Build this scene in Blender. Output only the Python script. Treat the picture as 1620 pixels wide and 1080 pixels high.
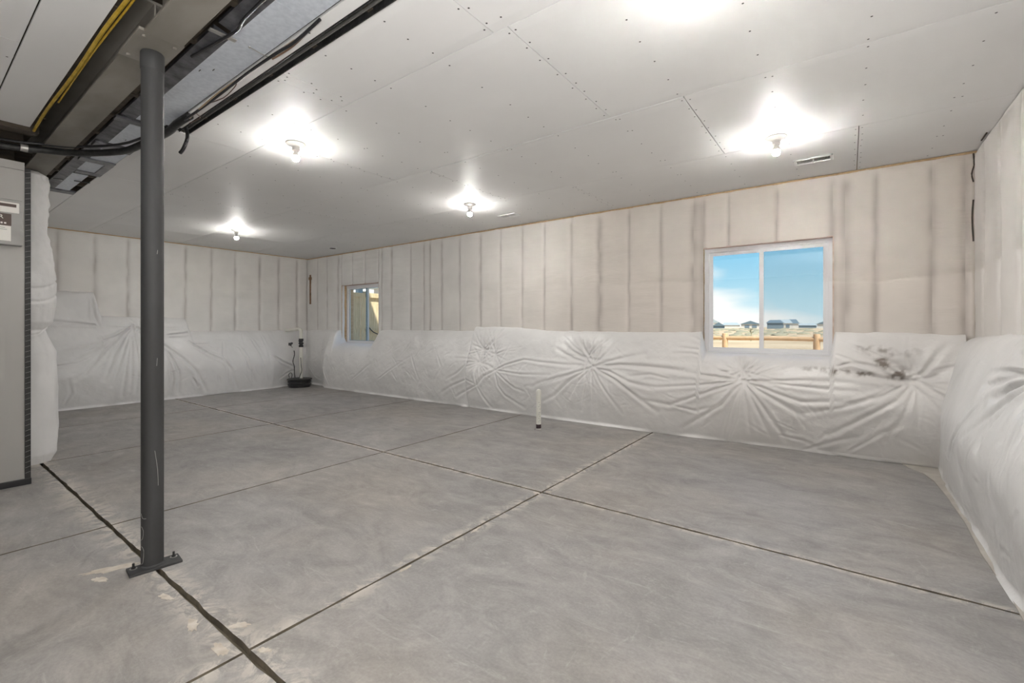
import bpy, bmesh, math, random
import numpy as np
from mathutils import Vector, Matrix, noise as mnoise
SC = bpy.context.scene
for o in list(bpy.data.objects): bpy.data.objects.remove(o)
COL = SC.collection
random.seed(7); RNG = np.random.RandomState(11)

# ------------------------------------------------------------------ camera
EYE = 1.23
cam_d = bpy.data.cameras.new('camera'); cam = bpy.data.objects.new('camera', cam_d); COL.objects.link(cam)
cam.location = (0, 0, EYE); cam.rotation_euler = (math.radians(90), 0, math.radians(36.4))
cam_d.sensor_width = 36; cam_d.lens = 723.0 / 1620 * 36; cam_d.shift_y = -23.5 / 1620
cam_d.clip_start = 0.05; cam_d.clip_end = 3000
SC.camera = cam

# ------------------------------------------------------------------ world
SKY = .45
wd = bpy.data.worlds.new('sky'); SC.world = wd; wd.use_nodes = True
nt = wd.node_tree; nt.nodes.clear()
def N(t, k, **kw):
    n = t.nodes.new(k)
    for a, b in kw.items(): setattr(n, a, b)
    return n
tc = N(nt, 'ShaderNodeTexCoord'); sep = N(nt, 'ShaderNodeSeparateXYZ'); nt.links.new(tc.outputs['Generated'], sep.inputs[0])
rmp = N(nt, 'ShaderNodeValToRGB'); nt.links.new(sep.outputs['Z'], rmp.inputs[0])
e = rmp.color_ramp.elements
e[0].position = 0.0; e[0].color = (.62, .82, .90, 1); e[1].position = .6; e[1].color = (.07, .26, .62, 1)
for p, c in ((.05, (.50, .75, .86, 1)), (.13, (.27, .59, .80, 1)), (.3, (.11, .40, .76, 1))):
    q = e.new(p); q.color = c
mp = N(nt, 'ShaderNodeMapping'); mp.inputs['Scale'].default_value = (2.2, 2.2, 11); mp.inputs['Location'].default_value = (.3, 0, .2)
nt.links.new(tc.outputs['Generated'], mp.inputs[0])
nz = N(nt, 'ShaderNodeTexNoise'); nz.inputs['Scale'].default_value = 2.2; nz.inputs['Detail'].default_value = 6
nt.links.new(mp.outputs[0], nz.inputs['Vector'])
# a cloud bank low over the western horizon
m1 = N(nt, 'ShaderNodeMath', operation='MULTIPLY_ADD'); m1.inputs[1].default_value = -6.0; m1.inputs[2].default_value = -.42
nt.links.new(sep.outputs['X'], m1.inputs[0])
m2 = N(nt, 'ShaderNodeMath', operation='MULTIPLY_ADD'); m2.inputs[1].default_value = -11.0
nt.links.new(sep.outputs['Z'], m2.inputs[0]); nt.links.new(m1.outputs[0], m2.inputs[2])
m2b = N(nt, 'ShaderNodeMath', operation='MINIMUM'); m2b.inputs[1].default_value = 1.0; nt.links.new(m2.outputs[0], m2b.inputs[0])
m3 = N(nt, 'ShaderNodeMath', operation='MULTIPLY_ADD'); m3.inputs[1].default_value = 1.6
nt.links.new(nz.outputs['Fac'], m3.inputs[0]); nt.links.new(m2b.outputs[0], m3.inputs[2])
m4 = N(nt, 'ShaderNodeMapRange'); m4.inputs['From Min'].default_value = .55; m4.inputs['From Max'].default_value = 1.1
nt.links.new(m3.outputs[0], m4.inputs[0])
mx = N(nt, 'ShaderNodeMixRGB'); mx.inputs[2].default_value = (.98, .97, .94, 1)
nt.links.new(m4.outputs[0], mx.inputs[0]); nt.links.new(rmp.outputs[0], mx.inputs[1])
bg = N(nt, 'ShaderNodeBackground'); bg.inputs[1].default_value = SKY; nt.links.new(mx.outputs[0], bg.inputs[0])
wo = N(nt, 'ShaderNodeOutputWorld'); nt.links.new(bg.outputs[0], wo.inputs[0])

# ------------------------------------------------------------------ lights
sun_d = bpy.data.lights.new('sun', 'SUN'); sun = bpy.data.objects.new('sun', sun_d); COL.objects.link(sun)
sun_d.energy = 2.9; sun_d.angle = .01; sun_d.color = (1, .93, .8)
sun.rotation_euler = Vector((.5, -.3, .7)).to_track_quat('Z', 'Y').to_euler()
BULB = 850.0           # emission of every lit bulb
# added unseen fill light behind the camera, bounced up to brighten the ceiling
fl_d = bpy.data.lights.new('ceiling_fill', 'AREA'); fl = bpy.data.objects.new('ceiling_fill', fl_d); COL.objects.link(fl)
fl_d.shape = 'RECTANGLE'; fl_d.size = .9; fl_d.size_y = .9; fl_d.energy = 52; fl_d.color = (1, .99, .97)
fl.location = (.20, -.45, 1.17); fl.rotation_euler = Vector((0, -.001, -1)).to_track_quat('Z', 'Y').to_euler()
SC.view_settings.view_transform = 'Standard'; SC.view_settings.look = 'None'
SC.view_settings.gamma = 1; SC.view_settings.use_curve_mapping = False
SC.view_settings.exposure = 1.38

# ------------------------------------------------------------------ materials
def mat(name, col, rough=.6, metal=0, spec=.5, coat=0):
    m = bpy.data.materials.new(name); m.use_nodes = True
    p = m.node_tree.nodes['Principled BSDF']
    p.inputs['Base Color'].default_value = (*col, 1); p.inputs['Roughness'].default_value = rough
    p.inputs['Metallic'].default_value = metal; p.inputs['Specular IOR Level'].default_value = spec
    return m
def P(m): return m.node_tree.nodes['Principled BSDF']
def noisy(name, c1, c2, scale=5, rough=.6, metal=0, stretch=(1, 1, 1), bump=0, bscale=None, lo=.35, hi=.65, detail=6, spec=.5, dist=.01):
    m = mat(name, c1, rough, metal, spec); t = m.node_tree; p = P(m)
    tc = N(t, 'ShaderNodeTexCoord'); mp = N(t, 'ShaderNodeMapping'); mp.inputs['Scale'].default_value = stretch
    t.links.new(tc.outputs['Object'], mp.inputs[0])
    nz = N(t, 'ShaderNodeTexNoise'); nz.inputs['Scale'].default_value = scale; nz.inputs['Detail'].default_value = detail
    t.links.new(mp.outputs[0], nz.inputs['Vector'])
    r = N(t, 'ShaderNodeValToRGB'); r.color_ramp.elements[0].position = lo; r.color_ramp.elements[1].position = hi
    r.color_ramp.elements[0].color = (*c1, 1); r.color_ramp.elements[1].color = (*c2, 1)
    t.links.new(nz.outputs['Fac'], r.inputs[0]); t.links.new(r.outputs[0], p.inputs['Base Color'])
    if bump:
        nb = N(t, 'ShaderNodeTexNoise'); nb.inputs['Scale'].default_value = bscale or scale * 3; nb.inputs['Detail'].default_value = 5
        t.links.new(mp.outputs[0], nb.inputs['Vector'])
        b = N(t, 'ShaderNodeBump'); b.inputs['Strength'].default_value = bump; b.inputs['Distance'].default_value = dist
        t.links.new(nb.outputs['Fac'], b.inputs['Height']); t.links.new(b.outputs[0], p.inputs['Normal'])
    return m
def poly_mat(name, base, tint_attr=True, rough=.45, bump=.35, stretch=(1, 1, 1), bscale=22, dist=.004, dcol=(.30, .25, .23)):
    """white poly sheet; the colour attribute 'tint' (R) brings up what shows through or is smeared on it"""
    m = mat(name, base, rough); t = m.node_tree; p = P(m)
    at = N(t, 'ShaderNodeAttribute'); at.attribute_name = 'tint'
    sp = N(t, 'ShaderNodeSeparateColor'); t.links.new(at.outputs['Color'], sp.inputs[0])
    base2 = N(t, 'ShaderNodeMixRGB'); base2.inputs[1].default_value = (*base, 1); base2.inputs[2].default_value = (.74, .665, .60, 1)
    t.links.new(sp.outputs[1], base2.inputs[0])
    tc = N(t, 'ShaderNodeTexCoord')
    n1 = N(t, 'ShaderNodeTexNoise'); n1.inputs['Scale'].default_value = 2.5; n1.inputs['Detail'].default_value = 5; t.links.new(tc.outputs['Object'], n1.inputs['Vector'])
    mr = N(t, 'ShaderNodeMapRange'); mr.inputs['From Min'].default_value = .3; mr.inputs['From Max'].default_value = .7; mr.inputs['To Min'].default_value = .93; mr.inputs['To Max'].default_value = 1.03
    t.links.new(n1.outputs['Fac'], mr.inputs[0])
    mu = N(t, 'ShaderNodeMixRGB', blend_type='MULTIPLY'); mu.inputs[0].default_value = 1
    t.links.new(base2.outputs[0], mu.inputs[1]); t.links.new(mr.outputs[0], mu.inputs[2])
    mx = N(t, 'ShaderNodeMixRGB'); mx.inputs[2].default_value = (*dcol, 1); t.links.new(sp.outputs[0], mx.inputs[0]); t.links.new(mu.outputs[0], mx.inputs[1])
    dirt = N(t, 'ShaderNodeMixRGB'); dirt.inputs[2].default_value = (.13, .09, .06, 1); t.links.new(sp.outputs[2], dirt.inputs[0]); t.links.new(mx.outputs[0], dirt.inputs[1])
    t.links.new(dirt.outputs[0], p.inputs['Base Color'])
    mp = N(t, 'ShaderNodeMapping'); mp.inputs['Scale'].default_value = stretch; t.links.new(tc.outputs['Object'], mp.inputs[0])
    nb = N(t, 'ShaderNodeTexNoise'); nb.inputs['Scale'].default_value = bscale; nb.inputs['Detail'].default_value = 4; nb.inputs['Distortion'].default_value = .6
    t.links.new(mp.outputs[0], nb.inputs['Vector'])
    b = N(t, 'ShaderNodeBump'); b.inputs['Strength'].default_value = bump; b.inputs['Distance'].default_value = dist
    t.links.new(nb.outputs['Fac'], b.inputs['Height']); t.links.new(b.outputs[0], p.inputs['Normal'])
    return m

M = {}
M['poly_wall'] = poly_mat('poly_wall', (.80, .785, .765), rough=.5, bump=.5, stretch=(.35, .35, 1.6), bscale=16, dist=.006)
M['poly_side'] = poly_mat('poly_side', (.80, .775, .75), rough=.42, bump=.4, stretch=(.6, .6, .5), bscale=9, dist=.008)
M['poly_blanket'] = poly_mat('poly_blanket', (.82, .815, .81), rough=.30, bump=.6, bscale=15, dist=.009)
M['drywall'] = noisy('drywall', (.815, .81, .80), (.845, .84, .83), 1.5, .55, bump=.08, bscale=160, dist=.001)
M['screw'] = mat('screw', (.05, .05, .05), .6)
M['dark_wood'] = noisy('dark_wood', (.05, .04, .03), (.09, .07, .05), 4, .8, stretch=(4, 1, 4))
M['lumber'] = noisy('lumber', (.50, .34, .19), (.62, .45, .27), 6, .7, stretch=(6, 1, 6), bump=.1)
M['concrete_wall'] = noisy('concrete_wall', (.20, .195, .19), (.27, .265, .255), 3, .85, bump=.3)
M['vinyl'] = mat('vinyl', (.84, .84, .86), .35)
M['vinyl_gasket'] = mat('vinyl_gasket', (.25, .36, .42), .5)
M['black'] = noisy('black', (.012, .012, .012), (.03, .03, .03), 20, .45, bump=.3)
M['rubber'] = mat('rubber', (.02, .02, .022), .35)
M['steel_post'] = noisy('steel_post', (.040, .040, .040), (.055, .056, .058), 3, .62, stretch=(3, 3, .6), bump=.1, bscale=60, dist=.001)
M['steel_beam'] = noisy('steel_beam', (.17, .155, .13), (.27, .25, .22), 2.2, .6, stretch=(.8, 2, 1), bump=.1)
M['bolt'] = mat('bolt', (.55, .54, .52), .35, .8)
M['galv'] = noisy('galvanized', (.56, .60, .66), (.66, .70, .76), 40, .42, .15, bump=.05, bscale=200, dist=.001)
M['foil'] = noisy('foil', (.10, .10, .11), (.20, .20, .215), 12, .35, .6, bump=.5, bscale=20)
M['duct'] = noisy('duct_metal', (.33, .325, .31), (.42, .41, .39), 1.2, .5, .35, stretch=(1, 1, .3), bump=.12, bscale=2.5, dist=.02)
M['duct_box'] = noisy('duct_box', (.30, .295, .285), (.36, .355, .345), 6, .5, .3)
M['label'] = mat('label', (.82, .80, .76), .5)
M['brown_label'] = mat('brown_label', (.09, .06, .05), .5)
M['yellow'] = noisy('yellow', (.45, .29, .02), (.62, .42, .05), 20, .5)
M['tan_wire'] = mat('tan_wire', (.45, .33, .22), .5)
M['pvc'] = noisy('pvc', (.74, .73, .66), (.80, .79, .73), 8, .35)
M['print'] = mat('print', (.25, .26, .27), .5)
M['white_metal'] = mat('white_metal', (.90, .90, .89), .5)
M['slot'] = mat('slot', (.03, .03, .03), .7)
M['porcelain'] = mat('porcelain', (.82, .80, .76), .25)
M['soil'] = noisy('soil', (.15, .13, .095), (.27, .23, .17), 12, .95, bump=.4)
M['fence_wood'] = noisy('fence_wood', (.62, .50, .30), (.76, .63, .42), 5, .8, stretch=(6, 6, .8), bump=.1)
M['log_wood'] = noisy('log_wood', (.55, .36, .20), (.68, .47, .29), 5, .8, bump=.2)
M['house_wall'] = noisy('house_wall', (.62, .60, .56), (.68, .66, .62), 3, .9)
M['house_dark'] = noisy('house_dark', (.13, .19, .24), (.17, .23, .28), 3, .9)
M['roof'] = noisy('roof_shingle', (.10, .15, .19), (.15, .21, .25), 3, .9)
M['roof_light'] = noisy('roof_shingle_light', (.34, .40, .42), (.40, .46, .48), 3, .9)
M['field'] = noisy('field', (.50, .37, .22), (.66, .51, .33), .25, .95, detail=10, bump=.2, bscale=3, dist=.05)
M['shrub'] = noisy('shrub', (.28, .26, .17), (.40, .37, .26), 3, .95)
M['stucco'] = noisy('stucco', (.50, .50, .52), (.56, .56, .58), 4, .9)
m = mat('bulb_glow', (1, 1, 1), .3); P(m).inputs['Emission Color'].default_value = (1, .975, .935, 1); M['bulb'] = m
# LED bulbs throw most of their light downwards
_t = m.node_tree; _g = N(_t, 'ShaderNodeNewGeometry'); _s = N(_t, 'ShaderNodeSeparateXYZ'); _t.links.new(_g.outputs['Normal'], _s.inputs[0])
_a = N(_t, 'ShaderNodeMath', operation='MULTIPLY_ADD'); _a.inputs[1].default_value = -.90 * BULB; _a.inputs[2].default_value = .10 * BULB; _t.links.new(_s.outputs[2], _a.inputs[0])
_b = N(_t, 'ShaderNodeMath', operation='MAXIMUM'); _b.inputs[1].default_value = 6.0; _t.links.new(_a.outputs[0], _b.inputs[0]); _t.links.new(_b.outputs[0], P(m).inputs['Emission Strength'])

def glass(name, tint):
    m = bpy.data.materials.new(name); m.use_nodes = True; t = m.node_tree; t.nodes.clear()
    tr = N(t, 'ShaderNodeBsdfTransparent'); tr.inputs[0].default_value = (*tint, 1)
    gl = N(t, 'ShaderNodeBsdfGlossy'); gl.inputs['Roughness'].default_value = .01
    lw = N(t, 'ShaderNodeLayerWeight'); lw.inputs[0].default_value = .5
    pw = N(t, 'ShaderNodeMath', operation='POWER'); pw.inputs[1].default_value = 5; t.links.new(lw.outputs['Facing'], pw.inputs[0])
    fr = N(t, 'ShaderNodeMath', operation='MULTIPLY_ADD'); fr.inputs[1].default_value = .96; fr.inputs[2].default_value = .03; t.links.new(pw.outputs[0], fr.inputs[0])
    mi = N(t, 'ShaderNodeMixShader'); o = N(t, 'ShaderNodeOutputMaterial')
    t.links.new(fr.outputs[0], mi.inputs[0]); t.links.new(tr.outputs[0], mi.inputs[1]); t.links.new(gl.outputs[0], mi.inputs[2]); t.links.new(mi.outputs[0], o.inputs[0])
    return m
M['glass'] = glass('glass', (.97, .985, .985))
def mesh_screen():
    m = bpy.data.materials.new('insect_mesh'); m.use_nodes = True; t = m.node_tree; t.nodes.clear()
    tr = N(t, 'ShaderNodeBsdfTransparent'); tr.inputs[0].default_value = (1, 1, 1, 1)
    di = N(t, 'ShaderNodeBsdfDiffuse'); di.inputs[0].default_value = (.30, .33, .35, 1)
    mi = N(t, 'ShaderNodeMixShader'); mi.inputs[0].default_value = .14; o = N(t, 'ShaderNodeOutputMaterial')
    t.links.new(tr.outputs[0], mi.inputs[1]); t.links.new(di.outputs[0], mi.inputs[2]); t.links.new(mi.outputs[0], o.inputs[0])
    return m
M['mesh'] = mesh_screen()

def concrete():
    m = mat('concrete_slab', (.33, .32, .31), .5); t = m.node_tree; p = P(m); L = t.links.new
    tc = N(t, 'ShaderNodeTexCoord')
    def nz(sc, st, det=6, dis=0.0, ro=.55, rot=0):
        mp = N(t, 'ShaderNodeMapping'); mp.inputs['Scale'].default_value = st; mp.inputs['Rotation'].default_value = (0, 0, rot); L(tc.outputs['Object'], mp.inputs[0])
        n = N(t, 'ShaderNodeTexNoise'); n.inputs['Scale'].default_value = sc; n.inputs['Detail'].default_value = det; n.inputs['Distortion'].default_value = dis; n.inputs['Roughness'].default_value = ro
        L(mp.outputs[0], n.inputs['Vector']); return n.outputs['Fac']
    def rng(s, a, b, c, d):
        r = N(t, 'ShaderNodeMapRange'); r.inputs['From Min'].default_value = a; r.inputs['From Max'].default_value = b; r.inputs['To Min'].default_value = c; r.inputs['To Max'].default_value = d
        L(s, r.inputs[0]); return r.outputs[0]
    def mul(a, b):
        x = N(t, 'ShaderNodeMath', operation='MULTIPLY'); L(a, x.inputs[0]); L(b, x.inputs[1]); return x.outputs[0]
    big = rng(nz(.55, (1, 1, 1), 4, .4), .3, .7, .88, 1.12)
    mid = rng(nz(2.2, (1, 1.6, 1), 10, 1.6, .68), .3, .7, .80, 1.18)
    sweep = rng(nz(3.0, (.7, 1.25, 1), 12, 2.6, .8, .5), .32, .68, .86, 1.16)
    fine = rng(nz(75, (1, 1, 1), 4), .25, .75, .90, 1.09)
    val = mul(mul(big, mid), mul(sweep, fine))
    # pale thin scuffs left by the trowel
    scf = rng(nz(2.3, (.6, 2.6, 1), 14, 3.2, .84, -.6), .55, .68, 0, .45)
    scf2 = rng(nz(5.0, (2.2, .7, 1), 14, 2.0, .85, .2), .56, .70, 0, .40)
    base = N(t, 'ShaderNodeMixRGB'); base.inputs[1].default_value = (.315, .303, .293, 1); base.inputs[2].default_value = (.335, .312, .288, 1)
    L(rng(nz(.8, (1, 1, 1), 3), .45, .65, 0, 1), base.inputs[0])
    mu = N(t, 'ShaderNodeMixRGB', blend_type='MULTIPLY'); mu.inputs[0].default_value = 1; L(base.outputs[0], mu.inputs[1]); L(val, mu.inputs[2])
    mx1 = N(t, 'ShaderNodeMixRGB'); mx1.inputs[2].default_value = (.62, .61, .59, 1); L(scf, mx1.inputs[0]); L(mu.outputs[0], mx1.inputs[1])
    mx2 = N(t, 'ShaderNodeMixRGB'); mx2.inputs[2].default_value = (.62, .61, .59, 1); L(scf2, mx2.inputs[0]); L(mx1.outputs[0], mx2.inputs[1])
    # mortar crumbs and pale chips beside the sawn joints
    sp = N(t, 'ShaderNodeSeparateXYZ'); L(tc.outputs['Object'], sp.inputs[0])
    def near(sock, c, w):
        a = N(t, 'ShaderNodeMath', operation='SUBTRACT'); L(sock, a.inputs[0]); a.inputs[1].default_value = c
        b = N(t, 'ShaderNodeMath', operation='ABSOLUTE'); L(a.outputs[0], b.inputs[0]); return rng(b.outputs[0], 0, w, 1, 0)
    def mx_(a, b):
        x = N(t, 'ShaderNodeMath', operation='MAXIMUM'); L(a, x.inputs[0]); L(b, x.inputs[1]); return x.outputs[0]
    jn = mx_(near(sp.outputs['Y'], .797, .13), mx_(near(sp.outputs['X'], -1.838, .09), near(sp.outputs['Y'], 2.862, .06)))
    chip = rng(nz(7, (1, 1, 1), 12, 1.5, .75), .46, .56, 0, .85)
    mx = N(t, 'ShaderNodeMixRGB'); mx.inputs[2].default_value = (.66, .61, .54, 1); L(mul(jn, chip), mx.inputs[0]); L(mx2.outputs[0], mx.inputs[1])
    L(mx.outputs[0], p.inputs['Base Color'])
    L(rng(nz(3, (1, 1, 1)), .3, .7, .42, .62), p.inputs['Roughness'])
    b = N(t, 'ShaderNodeBump'); b.inputs['Strength'].default_value = .25; b.inputs['Distance'].default_value = .004
    L(nz(9, (.5, 1.4, 1), 8, 1), b.inputs['Height']); L(b.outputs[0], p.inputs['Normal'])
    return m
M['concrete'] = concrete()

# ------------------------------------------------------------------ builders
def link(o, parent=None):
    COL.objects.link(o)
    if parent: o.parent = parent
    return o
def tag(o, label=None, cat=None, group=None, kind=None):
    if label: o['label'] = label
    if cat: o['category'] = cat
    if group: o['group'] = group
    if kind: o['kind'] = kind
    return o
def empty(name, loc, label, cat, group=None):
    o = bpy.data.objects.new(name, None); o.location = loc; o.empty_display_size = .1; link(o); return tag(o, label, cat, group)
def wloc(o):
    v = Vector((0, 0, 0))
    while o: v += Vector(o.location); o = o.parent
    return v
class MB:
    """collects shapes in world coordinates and links them as one mesh object"""
    def __init__(s): s.b = bmesh.new()
    def box(s, x0, x1, y0, y1, z0, z1, bev=0):
        r = bmesh.ops.create_cube(s.b, size=1)['verts']
        for v in r: v.co = Vector(((x0 + x1) / 2 + v.co.x * (x1 - x0), (y0 + y1) / 2 + v.co.y * (y1 - y0), (z0 + z1) / 2 + v.co.z * (z1 - z0)))
        if bev:
            es = list({e for v in r for e in v.link_edges}); bmesh.ops.bevel(s.b, geom=es, offset=bev, segments=2, profile=.6, affect='EDGES')
        return s
    def beam(s, p, q, w, h, up=(0, 0, 1), bev=0):
        p = Vector(p); q = Vector(q); d = (q - p); l = d.length; d.normalize(); u = Vector(up); x = d.cross(u).normalized(); u = x.cross(d)
        r = bmesh.ops.create_cube(s.b, size=1)['verts']; c = (p + q) / 2
        for v in r: v.co = c + d * v.co.y * l + x * v.co.x * w + u * v.co.z * h
        if bev:
            es = list({e for v in r for e in v.link_edges}); bmesh.ops.bevel(s.b, geom=es, offset=bev, segments=2, profile=.6, affect='EDGES')
        return s
    def lathe(s, prof, c, n=24, axis='z'):
        rings = []
        for r, h in prof:
            ring = []
            for k in range(n):
                a = 2 * math.pi * k / n; x, y = r * math.cos(a), r * math.sin(a)
                co = {'z': (x, y, h), 'x': (h, x, y), 'y': (x, h, y)}[axis]
                ring.append(s.b.verts.new(Vector(c) + Vector(co)))
            rings.append(ring)
        for a, b in zip(rings, rings[1:]):
            for k in range(n): s.b.faces.new((a[k], a[(k + 1) % n], b[(k + 1) % n], b[k]))
        s.b.faces.new(rings[0][::-1]); s.b.faces.new(rings[-1])
        return s
    def tube(s, pts, r, n=8, smooth=3):
        pts = [Vector(p) for p in pts]
        if smooth and len(pts) > 2:
            q = []
            for i in range(len(pts) - 1):
                p0 = pts[max(i - 1, 0)]; p1 = pts[i]; p2 = pts[i + 1]; p3 = pts[min(i + 2, len(pts) - 1)]
                for k in range(smooth):
                    t = k / smooth
                    q.append(.5 * ((2 * p1) + (p2 - p0) * t + (2 * p0 - 5 * p1 + 4 * p2 - p3) * t * t + (3 * p1 - p0 - 3 * p2 + p3) * t ** 3))
            q.append(pts[-1]); pts = q
        rings = []; up = Vector((0, 0, 1))
        for i, p in enumerate(pts):
            d = (pts[min(i + 1, len(pts) - 1)] - pts[max(i - 1, 0)]).normalized()
            x = d.cross(up)
            if x.length < .1: x = d.cross(Vector((0, 1, 0)))
            x.normalize(); y = x.cross(d)
            if i and x.dot(px) < 0: x = -x; y = -y
            px = x
            rings.append([s.b.verts.new(p + x * r * math.cos(2 * math.pi * k / n) + y * r * math.sin(2 * math.pi * k / n)) for k in range(n)])
        for a, b in zip(rings, rings[1:]):
            for k in range(n): s.b.faces.new((a[k], a[(k + 1) % n], b[(k + 1) % n], b[k]))
        s.b.faces.new(rings[0][::-1]); s.b.faces.new(rings[-1])
        return s
    def prism(s, poly, z0, z1):
        a = [s.b.verts.new((x, y, z0)) for x, y in poly]; b = [s.b.verts.new((x, y, z1)) for x, y in poly]
        n = len(poly)
        s.b.faces.new(a[::-1]); s.b.faces.new(b)
        for k in range(n): s.b.faces.new((a[k], a[(k + 1) % n], b[(k + 1) % n], b[k]))
        return s
    def faces(s, vs, fs):
        v = [s.b.verts.new(p) for p in vs]
        for f in fs: s.b.faces.new([v[i] for i in f])
        return s
    def build(s, name, m, parent=None, smooth=False):
        bmesh.ops.recalc_face_normals(s.b, faces=s.b.faces[:])
        me = bpy.data.meshes.new(name); s.b.to_mesh(me); s.b.free()
        if parent: me.transform(Matrix.Translation(-wloc(parent)))
        me.materials.append(m if not isinstance(m, str) else M[m])
        if smooth:
            me.shade_auto_smooth(angle=.7) if hasattr(me, 'shade_auto_smooth') else [setattr(p, 'use_smooth', True) for p in me.polygons]
            for p in me.polygons: p.use_smooth = True
            try: me.set_sharp_from_angle(angle=.7)
            except Exception: pass
        return link(bpy.data.objects.new(name, me), parent)
def box(name, m, parent, *a, **k): return MB().box(*a, **k).build(name, m, parent)
def struct(o): o['kind'] = 'structure'; return o
def grid_mesh(name, co, tint, m, parent=None, closed=False, thick=None):
    """co: (nv, nu, 3) array of points; a colour attribute 'tint'"""
    nv, nu = co.shape[:2]; me = bpy.data.meshes.new(name)
    idx = np.arange(nv * nu).reshape(nv, nu)
    if closed: idx = np.concatenate([idx, idx[:, :1]], 1)
    q = np.stack([idx[:-1, :-1], idx[:-1, 1:], idx[1:, 1:], idx[1:, :-1]], -1).reshape(-1, 4)
    me.vertices.add(nv * nu); me.vertices.foreach_set('co', co.astype(np.float32).ravel())
    me.loops.add(q.size); me.loops.foreach_set('vertex_index', q.astype(np.int32).ravel())
    me.polygons.add(len(q)); me.polygons.foreach_set('loop_start', np.arange(0, q.size, 4, dtype=np.int32))
    me.update(calc_edges=True); me.polygons.foreach_set('use_smooth', np.ones(len(q), dtype=bool))
    a = me.color_attributes.new('tint', 'FLOAT_COLOR', 'POINT')
    c = np.ones((nv * nu, 4), np.float32); c[:, :3] = tint.reshape(-1, 3); a.data.foreach_set('color', c.ravel())
    if parent: me.transform(Matrix.Translation(-wloc(parent)))
    me.materials.append(M[m]); me.validate(); me.update()
    return link(bpy.data.objects.new(name, me), parent)
def vnoise(x, y, seed, sc):
    """smooth value noise on arrays"""
    r = np.random.RandomState(seed); T = r.rand(257, 257)
    x = np.asarray(x) * sc + 1000; y = np.asarray(y) * sc + 1000
    xi = np.floor(x).astype(int); yi = np.floor(y).astype(int); fx = x - xi; fy = y - yi
    fx = fx * fx * (3 - 2 * fx); fy = fy * fy * (3 - 2 * fy); xi %= 256; yi %= 256
    return (T[xi, yi] * (1 - fx) * (1 - fy) + T[xi + 1, yi] * fx * (1 - fy) + T[xi, yi + 1] * (1 - fx) * fy + T[xi + 1, yi + 1] * fx * fy) - .5
def sstep(a, b, x):
    t = np.clip((x - a) / (b - a), 0, 1); return t * t * (3 - 2 * t)
# ================================================================== ROOM SHELL
CZ = 2.717; WY = 5.44; WX = -9.62; RX = .88; BACKY = -4.6
W1 = (-1.322, -.126, .93, 2.11); W2 = (-8.316, -7.13, .89, 2.065)

# ---- floor: soil base in the joints, slabs on it
floor = struct(box('floor', 'soil', None, WX - .3, RX + .3, BACKY - .3, WY + .3, -.20, -.03))
xc = [WX - .05, -7.75, -5.88, -3.68, -1.838, RX + .1]
yc = [BACKY, -1.45, .797, 2.862, WY + .02]
def wob(a, b, n, amp, seed):
    r = random.Random(seed); out = []
    for k in range(n + 1):
        t = k / n; out.append((t, r.uniform(-amp, amp) if 0 < k < n else 0))
    return out
def slab(x0, x1, y0, y1, g, seed):
    # g = half gap (left, right, low, high)
    a = (x0 + g[0], y0 + g[2]); b = (x1 - g[1], y0 + g[2]); c = (x1 - g[1], y1 - g[3]); d = (x0 + g[0], y1 - g[3])
    poly = []
    for (p, q, gg, sd) in ((a, b, g[2], 1), (b, c, g[1], 2), (c, d, g[3], 3), (d, a, g[0], 4)):
        n = 26; L = math.hypot(q[0] - p[0], q[1] - p[1]); nx, ny = (q[1] - p[1]) / L, -(q[0] - p[0]) / L
        for t, w in wob(p, q, n, min(gg * .35, .005), seed * 10 + sd)[:-1]:
            poly.append((p[0] + (q[0] - p[0]) * t + nx * w, p[1] + (q[1] - p[1]) * t + ny * w))
    m = MB(); ins = [];
    cx_, cy_ = (x0 + x1) / 2, (y0 + y1) / 2
    m.prism(poly, -.035, 0)
    o = m.build('concrete_slab', 'concrete', floor); o.data.materials.append(M['cut_side'])
    for p in o.data.polygons:
        if abs(p.normal.z) < .5: p.material_index = 1
    return o
S = .007; M['cut_side'] = noisy('cut_side', (.13, .11, .085), (.24, .205, .15), 14, .9)
for i in range(len(xc) - 1):
    for j in range(len(yc) - 1):
        G = lambda y: .0125 if abs(y - .797) < .01 else (.009 if abs(y - 2.862) < .01 else S); lo = G(yc[j]); hi = G(yc[j + 1])
        x0, x1 = xc[i], xc[i + 1]
        if j == 3 and i in (1, 2): x1 = x1 + .0 
        slab(x0, x1, yc[j], yc[j + 1], (S, S, lo, hi), i * 7 + j)
mort = noisy('mortar', (.52, .46, .38), (.68, .63, .56), 18, .9, bump=.3)
for (x, y, a, b, rot) in ((-3.02, .655, .11, .035, 1.2), (-2.93, .60, .05, .022, .4), (-2.50, .74, .05, .018, .2), (-2.18, .735, .06, .022, -.3), (-2.02, .85, .045, .02, .7), (-1.93, .74, .05, .022, 0), (-1.79, .84, .03, .015, .5), (-1.86, 2.83, .035, .014, 0), (-1.80, 2.90, .03, .012, .5), (-1.815, 1.55, .012, .05, 0), (-1.82, 2.1, .010, .06, .1)):
    rr = random.Random(int(x * 100)); pl_ = []
    for k in range(22):
        t = 2 * math.pi * k / 22; f = rr.uniform(.6, 1.15); u, v = a * f * math.cos(t), b * f * math.sin(t)
        pl_.append((x + u * math.cos(rot) - v * math.sin(rot), y + u * math.sin(rot) + v * math.cos(rot)))
    m = MB(); m.prism(pl_, 0, .0012); m.build('mortar_patch', mort, floor)
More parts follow.
